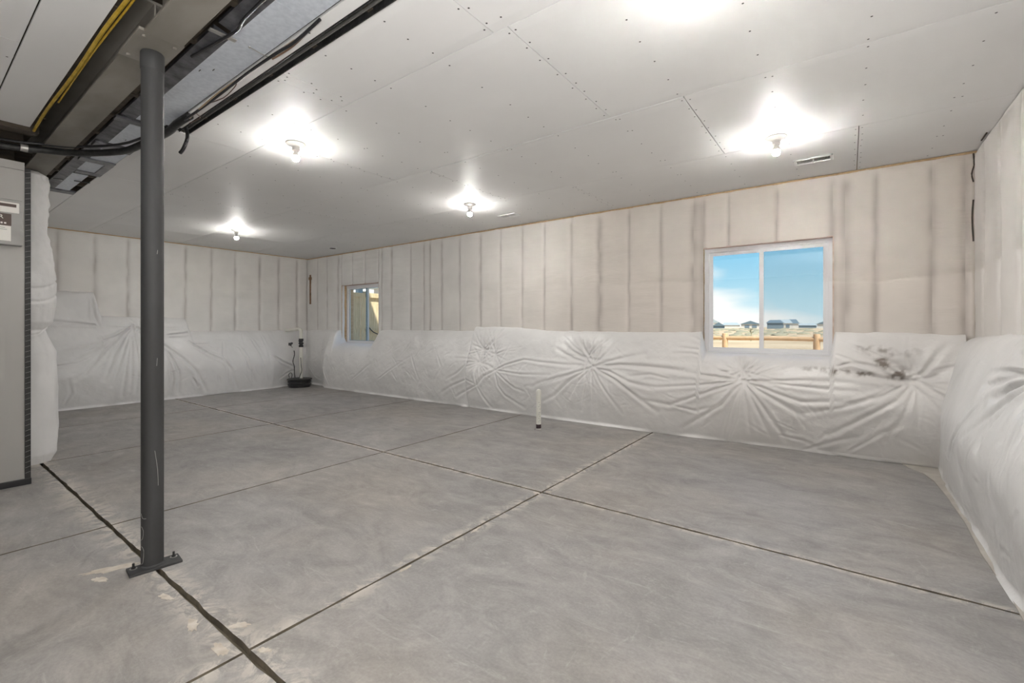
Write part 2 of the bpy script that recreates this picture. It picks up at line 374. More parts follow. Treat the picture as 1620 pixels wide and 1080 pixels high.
# raised footing lip that shows along the right wall and the right end of the back wall
m = MB()
vs = []
lip = [(.36, WY), (.42, 5.25), (.50, 5.12), (.545, 4.9), (.57, 4.5), (.585, 4.0), (.575, 3.5), (.59, 3.0), (.58, 2.4), (.59, 1.5), (.59, -.5)]
m.prism([(p[0], p[1]) for p in lip] + [(RX, -.5), (RX, WY)], 0, .006)
m.build('footing_lip', noisy('footing', (.42, .39, .35), (.52, .49, .44), 6, .8, bump=.2), floor)

# ---- back wall with its two window openings
def wall_with_holes():
    m = MB(); y0, y1 = WY + .035, WY + .27; xs = WX - .3; xe = RX + .3
    m.box(xs, W2[0], y0, y1, -.2, CZ + .3); m.box(W2[1], W1[0], y0, y1, -.2, CZ + .3); m.box(W1[1], xe, y0, y1, -.2, CZ + .3)
    for w in (W1, W2):
        m.box(w[0], w[1], y0, y1, -.2, w[2]); m.box(w[0], w[1], y0, y1, w[3], CZ + .3)
    return m.build('wall_back', 'lumber', None)
wall_back = struct(wall_with_holes())
wall_left = struct(box('wall_left', 'lumber', None, WX - .27, WX - .035, BACKY - .3, WY + .3, -.2, CZ + .3))
wall_right = struct(box('wall_right', 'lumber', None, RX + .035, RX + .27, BACKY - .3, WY + .3, -.2, CZ + .3))
wall_front = struct(box('wall_front', 'concrete_wall', None, WX - .3, RX + .3, BACKY - .25, BACKY, -.2, CZ + .3))

# ---- ceiling: dark deck and joists above, gypsum sheets below
ceiling = struct(box('ceiling', 'dark_wood', None, WX - .3, RX + .3, BACKY - .3, WY + .3, CZ + .25, CZ + .33))
JX = [.56 - .478 * k for k in range(22)]
for x in JX:
    for (a, b) in ((BACKY, .66), (.90, WY)):
        box('joist', 'dark_wood', ceiling, x - .019, x + .019, a, b, CZ + .0135, CZ + .25)
def sheet(x0, x1, y0, y1, taper=True, parent=ceiling, g=.0024, z=CZ):
    """gypsum sheet whose long edges taper by 3.5 mm over 5 cm"""
    x0 += g; x1 -= g; y0 += g; y1 -= g
    m = MB(); t = .0035 if taper and y1 - y0 > .3 else 0; w = .06
    ys = [y0, y0 + w, y1 - w, y1] if t else [y0, y1]; zs = [z + t, z, z, z + t] if t else [z, z]
    vs = []; fs = []
    for y, zz in zip(ys, zs): vs += [(x0, y, zz), (x1, y, zz)]
    n = len(ys)
    for k in range(n - 1): fs.append((2 * k, 2 * k + 2, 2 * k + 3, 2 * k + 1))
    b = len(vs); vs += [(x0, y0, z + .0127), (x1, y0, z + .0127), (x1, y1, z + .0127), (x0, y1, z + .0127)]
    fs += [(b, b + 1, b + 2, b + 3), (0, 1, b + 1, b), (2 * n - 2, b + 3, b + 2, 2 * n - 1)]
    fs += [tuple([2 * k for k in range(n)][::-1] + [b, b + 3][:0] + [b, b + 3]) if False else tuple([b, b + 3] + [2 * k for k in range(n)][::-1])]
    fs += [tuple([b + 2, b + 1] + [2 * k + 1 for k in range(n)])]
    m.faces(vs, fs)
    return m.build('drywall_sheet', 'drywall', parent)
YA, YB, YC = 1.815, 3.04, 4.262
rows = [
    (1.357, YA, [-4.13, -2.76, -2.67, -1.45, RX + .03]),
    (YA, YB, [WX, -8.50, -6.13, -3.72, -1.365, RX + .03]),
    (YB, YC, [WX, -8.07, -5.64, -3.235, -.862, RX + .03]),
    (YC, WY + .03, [WX, -7.25, -4.79, -2.355, .06, RX + .03]),
    (1.215, YA, [WX, -7.9, -5.9, -4.13]), (.87, 1.213, [WX, -8.3, -6.985]),
]
for y0, y1, xs in rows:
    for a, b in zip(xs, xs[1:]):
        yy0 = y0 + (.034 if (y0 == YB and -3.3 < a < -.9) else 0)
        sheet(a, b, yy0, y1)
box('drywall_filler_strip', 'drywall', ceiling, -3.233, -.866, YB + .0035, YB + .031, CZ + .0005, CZ + .0127)
# the narrow ripped strip beside the duct, the left bay, and the bays towards the camera's back
for a, b in ((-4.03, -1.6), (-1.6, RX + .03)): sheet(a, b, 1.222, 1.292, False, z=CZ)
for a, b in ((-4.92, -2.6), (-2.6, -.2), (-.2, RX + .03)):
    sheet(a, b, .402, .612, False)
for a, b in ((-4.92, -3.5), (-3.5, -1.1), (-1.1, RX + .03)):
    sheet(a, b, -.82, .40); sheet(a, b, -2.05, -.82); sheet(a, b, -3.3, -2.05); sheet(a, b, -4.6, -3.3)
for a, b in ((WX, -7.3), (-7.3, -5.3)): sheet(a, b, -4.6, -3.3)
# drywall screws: small dark heads along every joist
m = MB()
def screw(x, y, z=CZ):
    r = .0058; v = [(x + r * math.cos(k * math.pi / 3), y + r * math.sin(k * math.pi / 3), z - .0006) for k in range(6)]
    m.faces(v + [(x, y, z - .0012)], [(k, (k + 1) % 6, 6) for k in range(6)])
rs = random.Random(3)
for (y0, y1, xs) in rows[:4] + [(-.82, .40, [-4.92, -3.5, -1.1, RX])]:
    for x in JX:
        if x < xs[0]: continue
        if any(abs(x - q) < .06 for q in xs[1:-1]): continue
        y = y0 + rs.uniform(.03, .07)
        while y < y1 - .02:
            screw(x + rs.uniform(-.01, .01), y)
            if rs.random() < .08: screw(x + .03, y + .01)
            y += rs.uniform(.19, .30) if y1 - y0 > .6 else .16
    for q in xs[1:-1]:
        if q < -8: continue
        for sg in (-1, 1):
            y = y0 + .04
            while y < y1 - .03:
                screw(q + sg * rs.uniform(.016, .026), y + rs.uniform(-.02, .02)); y += rs.uniform(.13, .20)
for x in (-2.2, -1.3, -.4): screw(x, 1.255)
tag(m.build('screw_heads', 'screw', ceiling), kind='stuff')
# tan top plate that shows as a thin line where wall meets ceiling
struct(box('trim_1', 'lumber', None, WX, RX, WY - .006, WY + .035, CZ - .020, CZ - .001))
struct(box('trim_2', 'lumber', None, WX - .035, WX + .006, .95, WY, CZ - .016, CZ - .001))

# ================================================================== POLY-FACED INSULATION IN THE STUD BAYS
def bay(parent, name, mapf, s0, s1, z0, z1, wl, wr, warm, seed, matn, res=.022, amp=.016, wav=0.0, dark=.52):
    ns = max(8, int((s1 - s0) / (res * .6))); nz = max(6, int((z1 - z0) / res))
    s = np.linspace(s0, s1, ns); z = np.linspace(z0, z1, nz); Sg, Z = np.meshgrid(s, z)
    wv = wav * (vnoise(Z, Z * 0, seed, 2.3) + .5 * vnoise(Z, Z * 0, seed + 5, 6))
    dl = Sg - s0; dr = s1 - Sg
    e = np.exp(-(dl / (wl * .75)) ** 2) + np.exp(-(dr / (wr * .75)) ** 2)
    h = amp * (1 - np.clip(e, 0, 1)) * (1 + .5 * vnoise(Sg, Z, seed, 4))
    tz = np.clip((z1 - Z) / .05, 0, 1) * np.clip((Z - z0) / .05, 0, 1); h = h * (.35 + .65 * tz)
    # faint taut sideways wrinkles
    wr_ = vnoise(Sg * .5 + 3 * vnoise(Sg, Z, 3, 1), Z * 6, seed + 2, 3.5); h = h + .0035 * wr_ * (1 - .5 * np.clip(e, 0, 1))
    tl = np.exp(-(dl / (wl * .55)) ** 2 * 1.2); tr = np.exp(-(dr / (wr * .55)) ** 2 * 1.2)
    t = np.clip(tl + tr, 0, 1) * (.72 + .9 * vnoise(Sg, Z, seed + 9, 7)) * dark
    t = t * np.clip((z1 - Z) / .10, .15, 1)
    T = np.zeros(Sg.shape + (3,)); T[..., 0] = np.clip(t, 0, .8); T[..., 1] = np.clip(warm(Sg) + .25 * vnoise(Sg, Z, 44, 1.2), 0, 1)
    co = mapf(Sg + wv * np.clip(np.minimum(dl, dr) / .05, 0, 1) * .0, Z, h)
    return grid_mesh(name, co, T, matn, parent)
fb = lambda s, z, h: np.stack([s, WY - h, z], -1)
flf = lambda s, z, h: np.stack([WX + h, s, z], -1)
fr = lambda s, z, h: np.stack([RX - h, s, z], -1)
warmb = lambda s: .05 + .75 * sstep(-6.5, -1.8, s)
studs_b = [(-9.62, .02), (-9.20, .03), (-8.84, .035), (-8.44, .07), (-7.03, .04), (-6.75, .06), (-6.23, .035), (-5.89, .035), (-5.74, .04), (-5.46, .035), (-5.05, .03), (-4.62, .055), (-4.22, .035), (-3.82, .035), (-3.44, .035), (-3.01, .045), (-2.60, .09), (-2.20, .04), (-1.80, .045), (-1.43, .08),
           (-.03, .10), (.20, .05), (.59, .06), (.80, .05), (.88, .03)]
k = 0
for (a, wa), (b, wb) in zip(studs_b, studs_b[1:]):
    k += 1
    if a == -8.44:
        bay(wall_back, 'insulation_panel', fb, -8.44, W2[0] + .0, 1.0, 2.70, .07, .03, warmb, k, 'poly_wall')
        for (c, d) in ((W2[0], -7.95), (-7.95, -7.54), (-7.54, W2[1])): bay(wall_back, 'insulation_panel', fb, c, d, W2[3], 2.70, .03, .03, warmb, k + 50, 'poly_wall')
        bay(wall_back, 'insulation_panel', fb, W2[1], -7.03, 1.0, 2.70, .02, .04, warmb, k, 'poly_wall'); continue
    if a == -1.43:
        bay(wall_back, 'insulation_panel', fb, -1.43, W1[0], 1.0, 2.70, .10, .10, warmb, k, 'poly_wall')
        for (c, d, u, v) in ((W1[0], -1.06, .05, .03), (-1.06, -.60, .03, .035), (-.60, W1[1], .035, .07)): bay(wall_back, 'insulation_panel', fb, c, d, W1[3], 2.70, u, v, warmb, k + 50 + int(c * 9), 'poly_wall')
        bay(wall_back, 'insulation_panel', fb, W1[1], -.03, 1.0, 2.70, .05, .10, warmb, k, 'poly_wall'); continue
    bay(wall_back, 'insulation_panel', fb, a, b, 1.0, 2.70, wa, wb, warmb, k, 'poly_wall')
studs_l = [.2, .62, 1.05, 1.48, 1.906, 2.316, 2.712, 3.132, 3.547, 3.964, 4.426, 4.809, 5.205, WY]
for k, (a, b) in enumerate(zip(studs_l, studs_l[1:])):
    bay(wall_left, 'insulation_panel', flf, a, b, .95, 2.703, .045, .045, lambda s: .10 + 0 * s, 200 + k, 'poly_wall')
studs_r = [-4.6, -3.6, -2.9, -2.2, -1.5, -.8, -.1, .55, 1.2, 1.85, 2.35, 2.85, 3.3, 3.72, 4.15, 4.62, 5.1, WY]
for k, (a, b) in enumerate(zip(studs_r, studs_r[1:])):
    bay(wall_right, 'insulation_panel', fr, a, b, .95, 2.712, .035, .035, lambda s: .12 + 0 * s, 300 + k, 'poly_side', amp=.030, dark=.42)
# bare wood showing through slits in the poly at the room's corners
m = MB(); m.box(-9.50, -9.44, WY - .022, WY - .004, 1.72, 2.36); m.box(-9.53, -9.42, WY - .024, WY - .006, 2.25, 2.31)
m.build('exposed_wood', noisy('rust_wood', (.16, .09, .05), (.34, .20, .11), 14, .8), wall_back)
m = MB(); m.tube([(RX - .035, WY - .03, 2.69), (RX - .03, WY - .03, 2.60), (RX - .045, WY - .028, 2.52), (RX - .035, WY - .03, 2.45)], .006, 6)
m.tube([(RX - .035, WY - .03, 2.30), (RX - .042, WY - .028, 2.15), (RX - .035, WY - .03, 1.95)], .006, 6)
m.tube([(RX - .035, 5.12, CZ - .012), (RX - .035, 4.95, CZ - .012)], .006, 6); m.build('corner_gap', 'lumber' if False else M['dark_wood'], wall_right)
# ================================================================== BIG POLY BLANKETS OVER THE FOUNDATION
BC=[([(-4.11,0.60),(-3.95,0.68),(-3.64,0.77),(-3.35,0.75),(-2.92,0.73),(-2.59,0.73)],1.6,1.4),
([(-4.11,0.60),(-4.03,0.81),(-3.94,0.97)],1.2,1.2),
([(-4.11,0.60),(-3.66,0.57),(-3.19,0.59)],1,1.2),
([(-4.11,0.60),(-3.91,0.46),(-3.76,0.37),(-3.58,0.33)],1,1.2),
([(-4.11,0.60),(-4.06,0.38),(-3.95,0.25),(-3.62,0.10)],1,1.4),
([(-4.11,0.60),(-4.32,0.50),(-4.46,0.36)],1.8,1.6),
([(-4.46,0.69),(-4.27,0.67),(-4.11,0.60)],1.5,1.4),
([(-4.46,0.69),(-4.32,0.94),(-4.18,1.11),(-4.07,1.24)],1.6,1.4),
([(-4.46,0.69),(-4.61,0.74),(-4.95,0.74)],1,1.2),
([(-4.46,0.36),(-4.37,0.21),(-4.24,0.05)],1.2,1.4),
([(-4.46,0.36),(-4.70,0.25),(-4.91,0.14)],1.2,1.4),
([(-4.46,0.36),(-4.48,0.53),(-4.46,0.69)],1.6,1.5),
([(-4.46,0.36),(-4.67,0.43),(-5.00,0.30),(-5.21,0.19)],0.8,1.4),
([(-4.46,0.69),(-4.64,0.70),(-4.87,0.51),(-5.10,0.40)],0.8,1.2),
([(-2.59,0.73),(-2.87,0.81),(-3.13,0.93)],1.2,1.4),
([(-2.59,0.73),(-2.85,0.87),(-3.05,1.00)],1.2,1.4),
([(-2.59,0.73),(-2.75,0.92),(-2.89,1.14)],1.2,1.4),
([(-2.59,0.73),(-2.63,0.96),(-2.66,1.11)],1,1.2),
([(-2.59,0.73),(-2.52,0.97),(-2.49,1.11)],1.3,1.3),
([(-2.59,0.73),(-2.43,0.89),(-2.31,1.04)],1.2,1.4),
([(-2.59,0.73),(-2.37,0.80),(-2.15,0.86),(-1.94,0.91)],1.8,1.8),
([(-2.59,0.73),(-2.23,0.77),(-1.69,0.76),(-1.26,0.74)],1.8,1.8),
([(-2.59,0.73),(-2.35,0.68),(-2.07,0.57),(-1.80,0.51)],1.6,1.5),
([(-2.59,0.73),(-2.27,0.59),(-2.07,0.46),(-1.76,0.25)],1.6,1.6),
([(-2.59,0.73),(-2.92,0.59),(-3.30,0.45)],1.2,1.4),
([(-2.59,0.73),(-2.87,0.55),(-3.11,0.33),(-3.30,0.23)],1.5,1.5),
([(-2.59,0.73),(-2.92,0.61),(-3.33,0.48),(-3.46,0.41)],1.3,1.5),
([(-2.59,0.73),(-2.78,0.52),(-2.96,0.21)],1,1.3),
([(-2.59,0.73),(-2.66,0.48),(-2.74,0.16)],1,1.3),
([(-2.59,0.73),(-2.56,0.41),(-2.58,0.10)],1,1.3),
([(-2.59,0.73),(-2.41,0.47),(-2.19,0.18)],1,1.3),
([(-0.88,0.67),(-1.03,0.73),(-1.18,0.79)],1.4,1.4),
([(-0.88,0.67),(-1.35,0.71),(-1.62,0.74),(-2.07,0.77)],1.6,1.8),
([(-0.88,0.67),(-1.00,0.76),(-1.10,0.84)],1.2,1.3),
([(-0.88,0.67),(-0.90,0.78),(-0.92,0.91)],1.2,1.3),
([(-0.88,0.67),(-0.81,0.81),(-0.74,0.91)],1.2,1.3),
([(-0.88,0.67),(-0.74,0.79),(-0.61,0.89)],1.2,1.3),
([(-0.88,0.67),(-0.71,0.76),(-0.53,0.83),(-0.41,0.89)],1,1.3),
([(-0.88,0.67),(-0.57,0.69),(-0.26,0.71),(0.01,0.71)],1.4,1.5),
([(-0.88,0.67),(-0.52,0.66),(-0.21,0.64),(0.12,0.64)],1.1,1.4),
([(-0.88,0.67),(-0.62,0.58),(-0.37,0.50),(0.00,0.54)],1.5,1.6),
([(-0.88,0.67),(-0.62,0.52),(-0.36,0.36)],1.5,1.6),
([(-0.88,0.67),(-0.71,0.44),(-0.47,0.04)],1.3,1.5),
([(-0.88,0.67),(-0.77,0.44),(-0.65,0.13)],1.2,1.4),
([(-0.88,0.67),(-0.84,0.43),(-0.82,0.13)],1.1,1.4),
([(-0.88,0.67),(-0.92,0.42),(-0.95,0.16)],1,1.4),
([(-0.88,0.67),(-1.00,0.35),(-1.09,0.02)],1.4,1.5),
([(-0.88,0.67),(-1.09,0.40),(-1.51,0.09)],1.6,1.6),
([(-0.88,0.67),(-1.22,0.53),(-1.62,0.35),(-1.91,0.38)],1.3,1.5),
([(-0.88,0.67),(-1.28,0.60),(-1.76,0.54),(-2.07,0.57)],1.1,1.4),
([(0.48,0.76),(0.36,0.75),(0.21,0.77),(0.09,0.79),(-0.10,0.85)],2.6,2.2),
([(0.48,0.76),(0.58,0.80),(0.66,0.85),(0.70,0.88)],2.2,2),
([(0.48,0.76),(0.58,0.68),(0.71,0.60)],2,1.8),
([(0.48,0.76),(0.48,0.56),(0.47,0.37)],1,1.3),
([(0.48,0.76),(0.45,0.86),(0.42,0.95)],1.4,1.4),
([(0.48,0.76),(0.54,0.86),(0.62,1.00),(0.69,1.08)],1.8,1.7),
([(0.48,0.76),(0.34,0.58),(0.09,0.39),(-0.16,0.20)],1.4,1.6),
([(0.48,0.76),(0.26,0.62),(-0.06,0.48),(-0.36,0.39)],1.3,1.6),
([(0.48,0.76),(0.38,0.44),(0.26,0.21)],0.9,1.4),
([(-0.10,0.85),(0.01,0.89),(0.17,0.87),(0.36,0.75)],1.3,1.4),
([(0.01,1.06),(0.12,1.01),(0.26,0.93),(0.45,0.83)],1.3,1.5),
([(-0.12,0.97),(0.03,0.91),(0.21,0.84)],1.1,1.3),
([(-1.62,0.64),(-1.84,0.68),(-2.15,0.63)],1,1.3),
([(-1.59,0.35),(-1.35,0.31),(-1.09,0.40)],1,1.5),
([(-1.26,1.03),(-1.38,1.10),(-1.48,1.14)],1,1.2),
([(-1.26,0.97),(-1.42,0.98),(-1.55,0.99)],1,1.2),
([(-1.28,0.90),(-1.42,0.93),(-1.62,0.92)],1,1.2),
([(-1.03,0.01),(-0.91,0.36)],0.7,1.3),
([(-0.57,0.14),(-0.36,0.11),(-0.21,0.04)],0.9,1.4),
([(-0.41,-0.02),(-0.11,0.15),(0.12,0.24)],0.8,1.5),
([(-0.01,0.05),(0.21,0.26),(0.42,0.40)],0.7,1.5),
([(-8.40,0.68),(-8.52,0.42),(-8.40,0.17),(-8.32,-0.01)],1.2,1.4),
([(-8.52,0.67),(-8.59,0.41)],1,1.2),
([(-9.36,0.44),(-9.11,0.19),(-8.87,0.14)],1,1.3),
([(-6.80,0.28),(-6.12,0.65),(-5.88,0.77)],0.6,1.2),
([(-7.56,0.23),(-6.98,0.56)],0.6,1.2),
([(-5.96,0.77),(-5.72,0.35),(-5.88,0.03)],0.7,1.4),
([(-5.35,0.79),(-5.21,0.59),(-5.35,0.38)],0.7,1.3)]
LC=[([(2.35,1.26),(2.02,0.98),(1.61,0.77)],1.3,1.4),
([(2.35,1.26),(2.15,1.09),(1.84,0.95),(1.49,0.90)],1.2,1.4),
([(2.35,1.26),(1.95,0.85),(1.70,0.53),(1.59,0.44)],1.1,1.4),
([(2.35,1.26),(2.07,0.80),(1.92,0.41)],1.1,1.3),
([(2.35,1.26),(2.13,0.69),(2.01,0.31)],1.2,1.3),
([(2.35,1.26),(2.19,0.59),(2.15,0.14)],1,1.3),
([(2.35,1.26),(2.27,0.69),(2.25,0.23)],1,1.3),
([(2.35,1.26),(2.35,0.68),(2.32,0.17)],1,1.3),
([(2.35,1.26),(2.55,1.09),(2.76,0.89),(2.97,0.68),(3.16,0.44),(3.33,0.08)],1.5,1.5),
([(2.76,0.82),(2.83,0.65),(2.90,0.43),(2.90,0.10)],1.4,1.4),
([(2.76,0.66),(2.82,0.33),(2.78,0.07)],1,1.3),
([(3.09,0.97),(3.39,0.73),(3.60,0.61),(3.71,0.46),(3.83,0.09)],1.3,1.4),
([(3.90,0.85),(3.96,0.71),(4.02,0.51),(4.16,0.16)],1.3,1.4),
([(3.65,0.95),(3.60,0.72),(3.68,0.43),(3.72,0.10)],1,1.3),
([(4.36,1.06),(4.42,0.75),(4.44,0.43)],0.9,1.3),
([(4.50,0.66),(4.70,0.52),(5.06,0.36)],1.3,1.4),
([(4.15,1.00),(4.27,0.69),(4.39,0.18)],0.9,1.3),
([(2.77,1.08),(3.00,1.10),(3.29,1.15)],1,1.2),
([(3.09,0.91),(3.39,0.91),(3.54,0.82)],0.8,1.2),
([(1.84,1.68),(1.86,1.39),(1.92,1.25)],1.4,1.3),
([(1.92,1.25),(1.70,1.27),(1.36,1.31)],1.2,1.3),
([(1.36,0.65),(1.63,0.68),(1.92,0.81)],0.8,1.3),
([(4.64,0.16),(4.83,0.27),(5.03,0.32)],1,1.3),
([(1.49,0.08),(1.56,0.26),(1.53,0.45)],0.7,1.2),
([(2.43,0.37),(2.55,0.15)],0.8,1.2),
([(3.09,0.36),(3.19,0.18)],0.8,1.2),
([(3.49,0.38),(3.54,0.20)],0.7,1.2)]
RC=[([(3.09,1.02),(3.33,1.04),(3.66,1.07)],2,1.8),
([(3.09,1.02),(3.21,1.08),(3.53,1.13)],1.6,1.6),
([(3.09,1.02),(3.46,0.97),(3.91,0.87)],2.2,2),
([(3.09,1.02),(3.33,0.93),(3.60,0.83)],2.2,2),
([(3.09,1.02),(3.27,0.90),(3.37,0.76),(3.45,0.58)],1.6,1.8),
([(3.09,1.02),(3.13,0.86),(3.15,0.68)],1.6,1.6),
([(3.09,1.02),(3.05,1.07),(2.95,1.16),(2.88,1.21)],2.4,2),
([(3.09,1.02),(2.99,0.88),(2.93,0.72)],1.2,1.8),
([(3.09,1.02),(3.53,0.99),(4.02,0.94)],1.4,1.6),
([(3.09,1.02),(2.93,1.00),(2.87,0.96)],1.4,1.6),
([(3.09,1.02),(3.39,0.82),(3.84,0.57)],1,1.8),
([(3.84,0.76),(4.02,0.54),(4.45,0.28)],0.8,1.6),
([(3.53,0.60),(3.68,0.35)],0.9,1.8)]
def poly_dist(Sg, Z, pts, w, h, depth, s_ax, z_ax):
    """adds a crease along a polyline: a sharp valley with soft shoulders, fading towards its end"""
    ln = [math.hypot(b[0] - a[0], b[1] - a[1]) for a, b in zip(pts, pts[1:])]; tot = sum(ln) + 1e-6
    pad = 7 * w; x0 = min(p[0] for p in pts) - pad; x1 = max(p[0] for p in pts) + pad; y0 = min(p[1] for p in pts) - pad; y1 = max(p[1] for p in pts) + pad
    i0, i1 = np.searchsorted(s_ax, [x0, x1])
    if i1 - i0 < 2: return
    sub = (slice(None), slice(i0, i1)); A = Sg[sub]; B = Z[sub]
    best = np.full(A.shape, 9.); par = np.zeros(A.shape); acc = 0
    for (a, b), l in zip(zip(pts, pts[1:]), ln):
        dx, dy = b[0] - a[0], b[1] - a[1]; t = np.clip(((A - a[0]) * dx + (B - a[1]) * dy) / (l * l + 1e-9), 0, 1)
        d = np.hypot(A - a[0] - t * dx, B - a[1] - t * dy); k = d < best
        best[k] = d[k]; par[k] = (acc + t[k] * l) / tot; acc += l
    fade = (1 - .75 * par ** 1.5) * depth * np.clip(par * tot / .09 + .12, 0, 1); ww = w * (.7 + .8 * par)
    h[sub] += fade * (-np.exp(-(best / ww) ** 2) + .55 * np.exp(-((best - 2.3 * ww) / (1.4 * ww)) ** 2))
def blanket(label, name, mapf, s0, s1, ztop, t0, tm, ttop, creases, pinches, seed, res=.011, dirt=None, warm=None, extra=60, loc=(0, 0, 0)):
    ns = int((s1 - s0) / res); zt = max(ztop(np.array([s])).item() for s in np.linspace(s0, s1, 40)); nz = int(zt / res) + 8
    s_ax = np.linspace(s0, s1, ns); v = np.linspace(0, 1, nz); ZT = ztop(s_ax)
    Sg = np.broadcast_to(s_ax, (nz, ns)).copy(); Z = v[:, None] * ZT[None, :]
    T0 = t0(s_ax)[None, :]; TM = tm(s_ax)[None, :]; TT = ttop(s_ax)[None, :]
    body = T0 + (TM - T0) * np.sin(np.clip(Z / 1.30, 0, 1) * math.pi) ** .8
    body = body * (1 - .50 * sstep(.45, 1.15, Z))
    zr = ZT[None, :] - .30; k = np.clip((Z - zr) / .30, 0, 1)
    t = TT + (body - TT) * np.sqrt(np.clip(1 - k ** 3.2, 0, 1))
    # loose hem on the floor
    hem = np.clip(1 - Z / .035, 0, 1); t = t + hem ** 1.5 * (.022 + .03 * vnoise(Sg, Z * 0, seed + 1, 5))
    low = np.clip(Z / .02, 0, 1)
    h = np.zeros_like(Z)
    h += .030 * vnoise(Sg, Z, seed, 2.2) + .014 * vnoise(Sg, Z, seed + 2, 6) + .004 * vnoise(Sg, Z, seed + 3, 18)
    wv = Sg * 9 + 1.6 * vnoise(Sg, Z, seed + 4, 3); h += .010 * (vnoise(wv, Z * 1.6, seed + 5, 1.3)) * (1 - sstep(.05, .5, Z))
    h += .006 * vnoise(Sg * 10, Z * 2 + 2 * vnoise(Sg, Z, seed + 8, 2), seed + 6, 1.4) * sstep(ZT[None, :] - .35, ZT[None, :] - .05, Z)
    for (px, pz, dep, rad) in pinches:
        r = np.hypot(Sg - px, Z - pz); h -= dep * np.exp(-(r / rad) ** 2) + dep * .30 * np.exp(-(r / (rad * .3)) ** 2)
        a = np.arctan2(Z - pz, Sg - px); rr = random.Random(int(px * 100)); ph = rr.uniform(0, 6)
        fan = np.zeros_like(r)
        for q in range(26):
            a0 = rr.uniform(-math.pi, math.pi); L = rr.uniform(.18, .55); w = rr.uniform(.012, .02)
            ac = a0 + .5 * rr.uniform(-1, 1) * r; da = np.abs((a - ac + math.pi) % (2 * math.pi) - math.pi); d = da * np.maximum(r, .03)
            f = np.exp(-(r / L) ** 3) * np.clip(r / .04, 0, 1)
            fan += rr.uniform(.4, 1) * f * (-np.exp(-(d / (w * .6)) ** 2) + .5 * np.exp(-((d - w * 1.5) / w) ** 2))
        h += fan * .008
    for pts, d, w in creases: poly_dist(Sg, Z, pts, w * .0088, h, d * .0125, s_ax, None)
    rr = random.Random(seed)
    for q in range(extra):
        x = rr.uniform(s0, s1); z = rr.uniform(.08, 1.0); a = rr.uniform(-1.2, 1.2) + (math.pi / 2 if z < .4 else 0); L = rr.uniform(.08, .3); b = rr.uniform(-.4, .4)
        p = [(x, z)]
        for j in range(3): p.append((p[-1][0] + L / 3 * math.cos(a), p[-1][1] + L / 3 * math.sin(a))); a += b
        poly_dist(Sg, Z, p, rr.uniform(.007, .012), h, rr.uniform(.002, .006), s_ax, None)
    edge = np.clip(np.minimum(Sg - s0, s1 - Sg) / .03, 0, 1); edge = np.sqrt(1 - (1 - edge) ** 2)
    topf = np.clip((ZT[None, :] - Z) / .05, .15, 1)
    t = (t + h * topf * low) * (.86 + .14 * edge)
    t = np.where(Z < ZT[None, :] - .1, np.maximum(t, .03), t)
    zz = Z + .012 * vnoise(Sg, Z * 0, seed + 7, 9) * np.clip(v[:, None] * 4 - 3, 0, 1) * np.where(ZT < 1.0, .2, 1)[None, :]
    zz = zz + .002
    T = np.zeros(Z.shape + (3,))
    if warm: T[..., 1] = warm(Sg)
    if dirt is not None: T[..., 2] = dirt(Sg, Z)
    co = mapf(Sg, zz, t)
    e = empty(name, loc, label, 'insulation')
    o = grid_mesh('poly_cover', co, T, 'poly_blanket', e); return e
L1 = lambda *p: (lambda s: np.interp(s, [a for a, b in p], [b for a, b in p]))
def dirt(S_, Z):
    n = vnoise(S_, Z, 5, 26) + .6 * vnoise(S_, Z, 6, 60) + .4 * vnoise(S_ * .4, Z, 8, 40)
    d = np.zeros_like(Z)
    for (x, z, rx, rz, st) in ((-.08, .805, .10, .022, .9), (.10, .795, .07, .02, .8), (.235, .90, .05, .05, .8), (.36, .80, .06, .05, .9), (.21, 1.02, .16, .03, .30), (.30, 1.0, .2, .05, .2), (-.25, .82, .10, .02, .4)):
        d = np.maximum(d, st * np.exp(-((S_ - x) / rx) ** 2 - ((Z - z) / rz) ** 2))
    return np.clip(d * (.75 + 3.4 * n), 0, .8) * (d > .05)
zb = L1((-9.6, 1.15), (-9.3, 1.16), (W2[0] - .02, 1.165), (W2[0] + .02, .90), (W2[1] - .02, .90), (W2[1] + .12, 1.165), (-4.75, 1.165))
blanket('long smooth white poly insulation blanket under the small far window', 'insulation_blanket', fb, -9.60, -4.69, zb,
        L1((-9.6, .06), (-9.4, .09), (-8.8, .12), (-8.5, .26), (-4.7, .20)), L1((-9.6, .10), (-9.4, .14), (-8.8, .20), (-8.5, .32), (-4.7, .28)),
        L1((-9.4, .005), (W2[0] - .02, .005), (W2[0] + .02, -.095), (W2[1] - .02, -.095), (W2[1] + .02, .005), (-4.6, .005)),
        BC, [], 21, extra=70, warm=lambda s: .03 + 0 * s, loc=(-7.0, 5.2, 0))
zc = L1((-4.7, 1.225), (-3.9, 1.225), (-3.4, 1.17), (-1.45, 1.165), (W1[0] - .015, 1.175), (W1[0] + .02, .94), (W1[1] - .02, .94), (W1[1] + .015, 1.175), (.40, 1.175), (.8, 1.16))
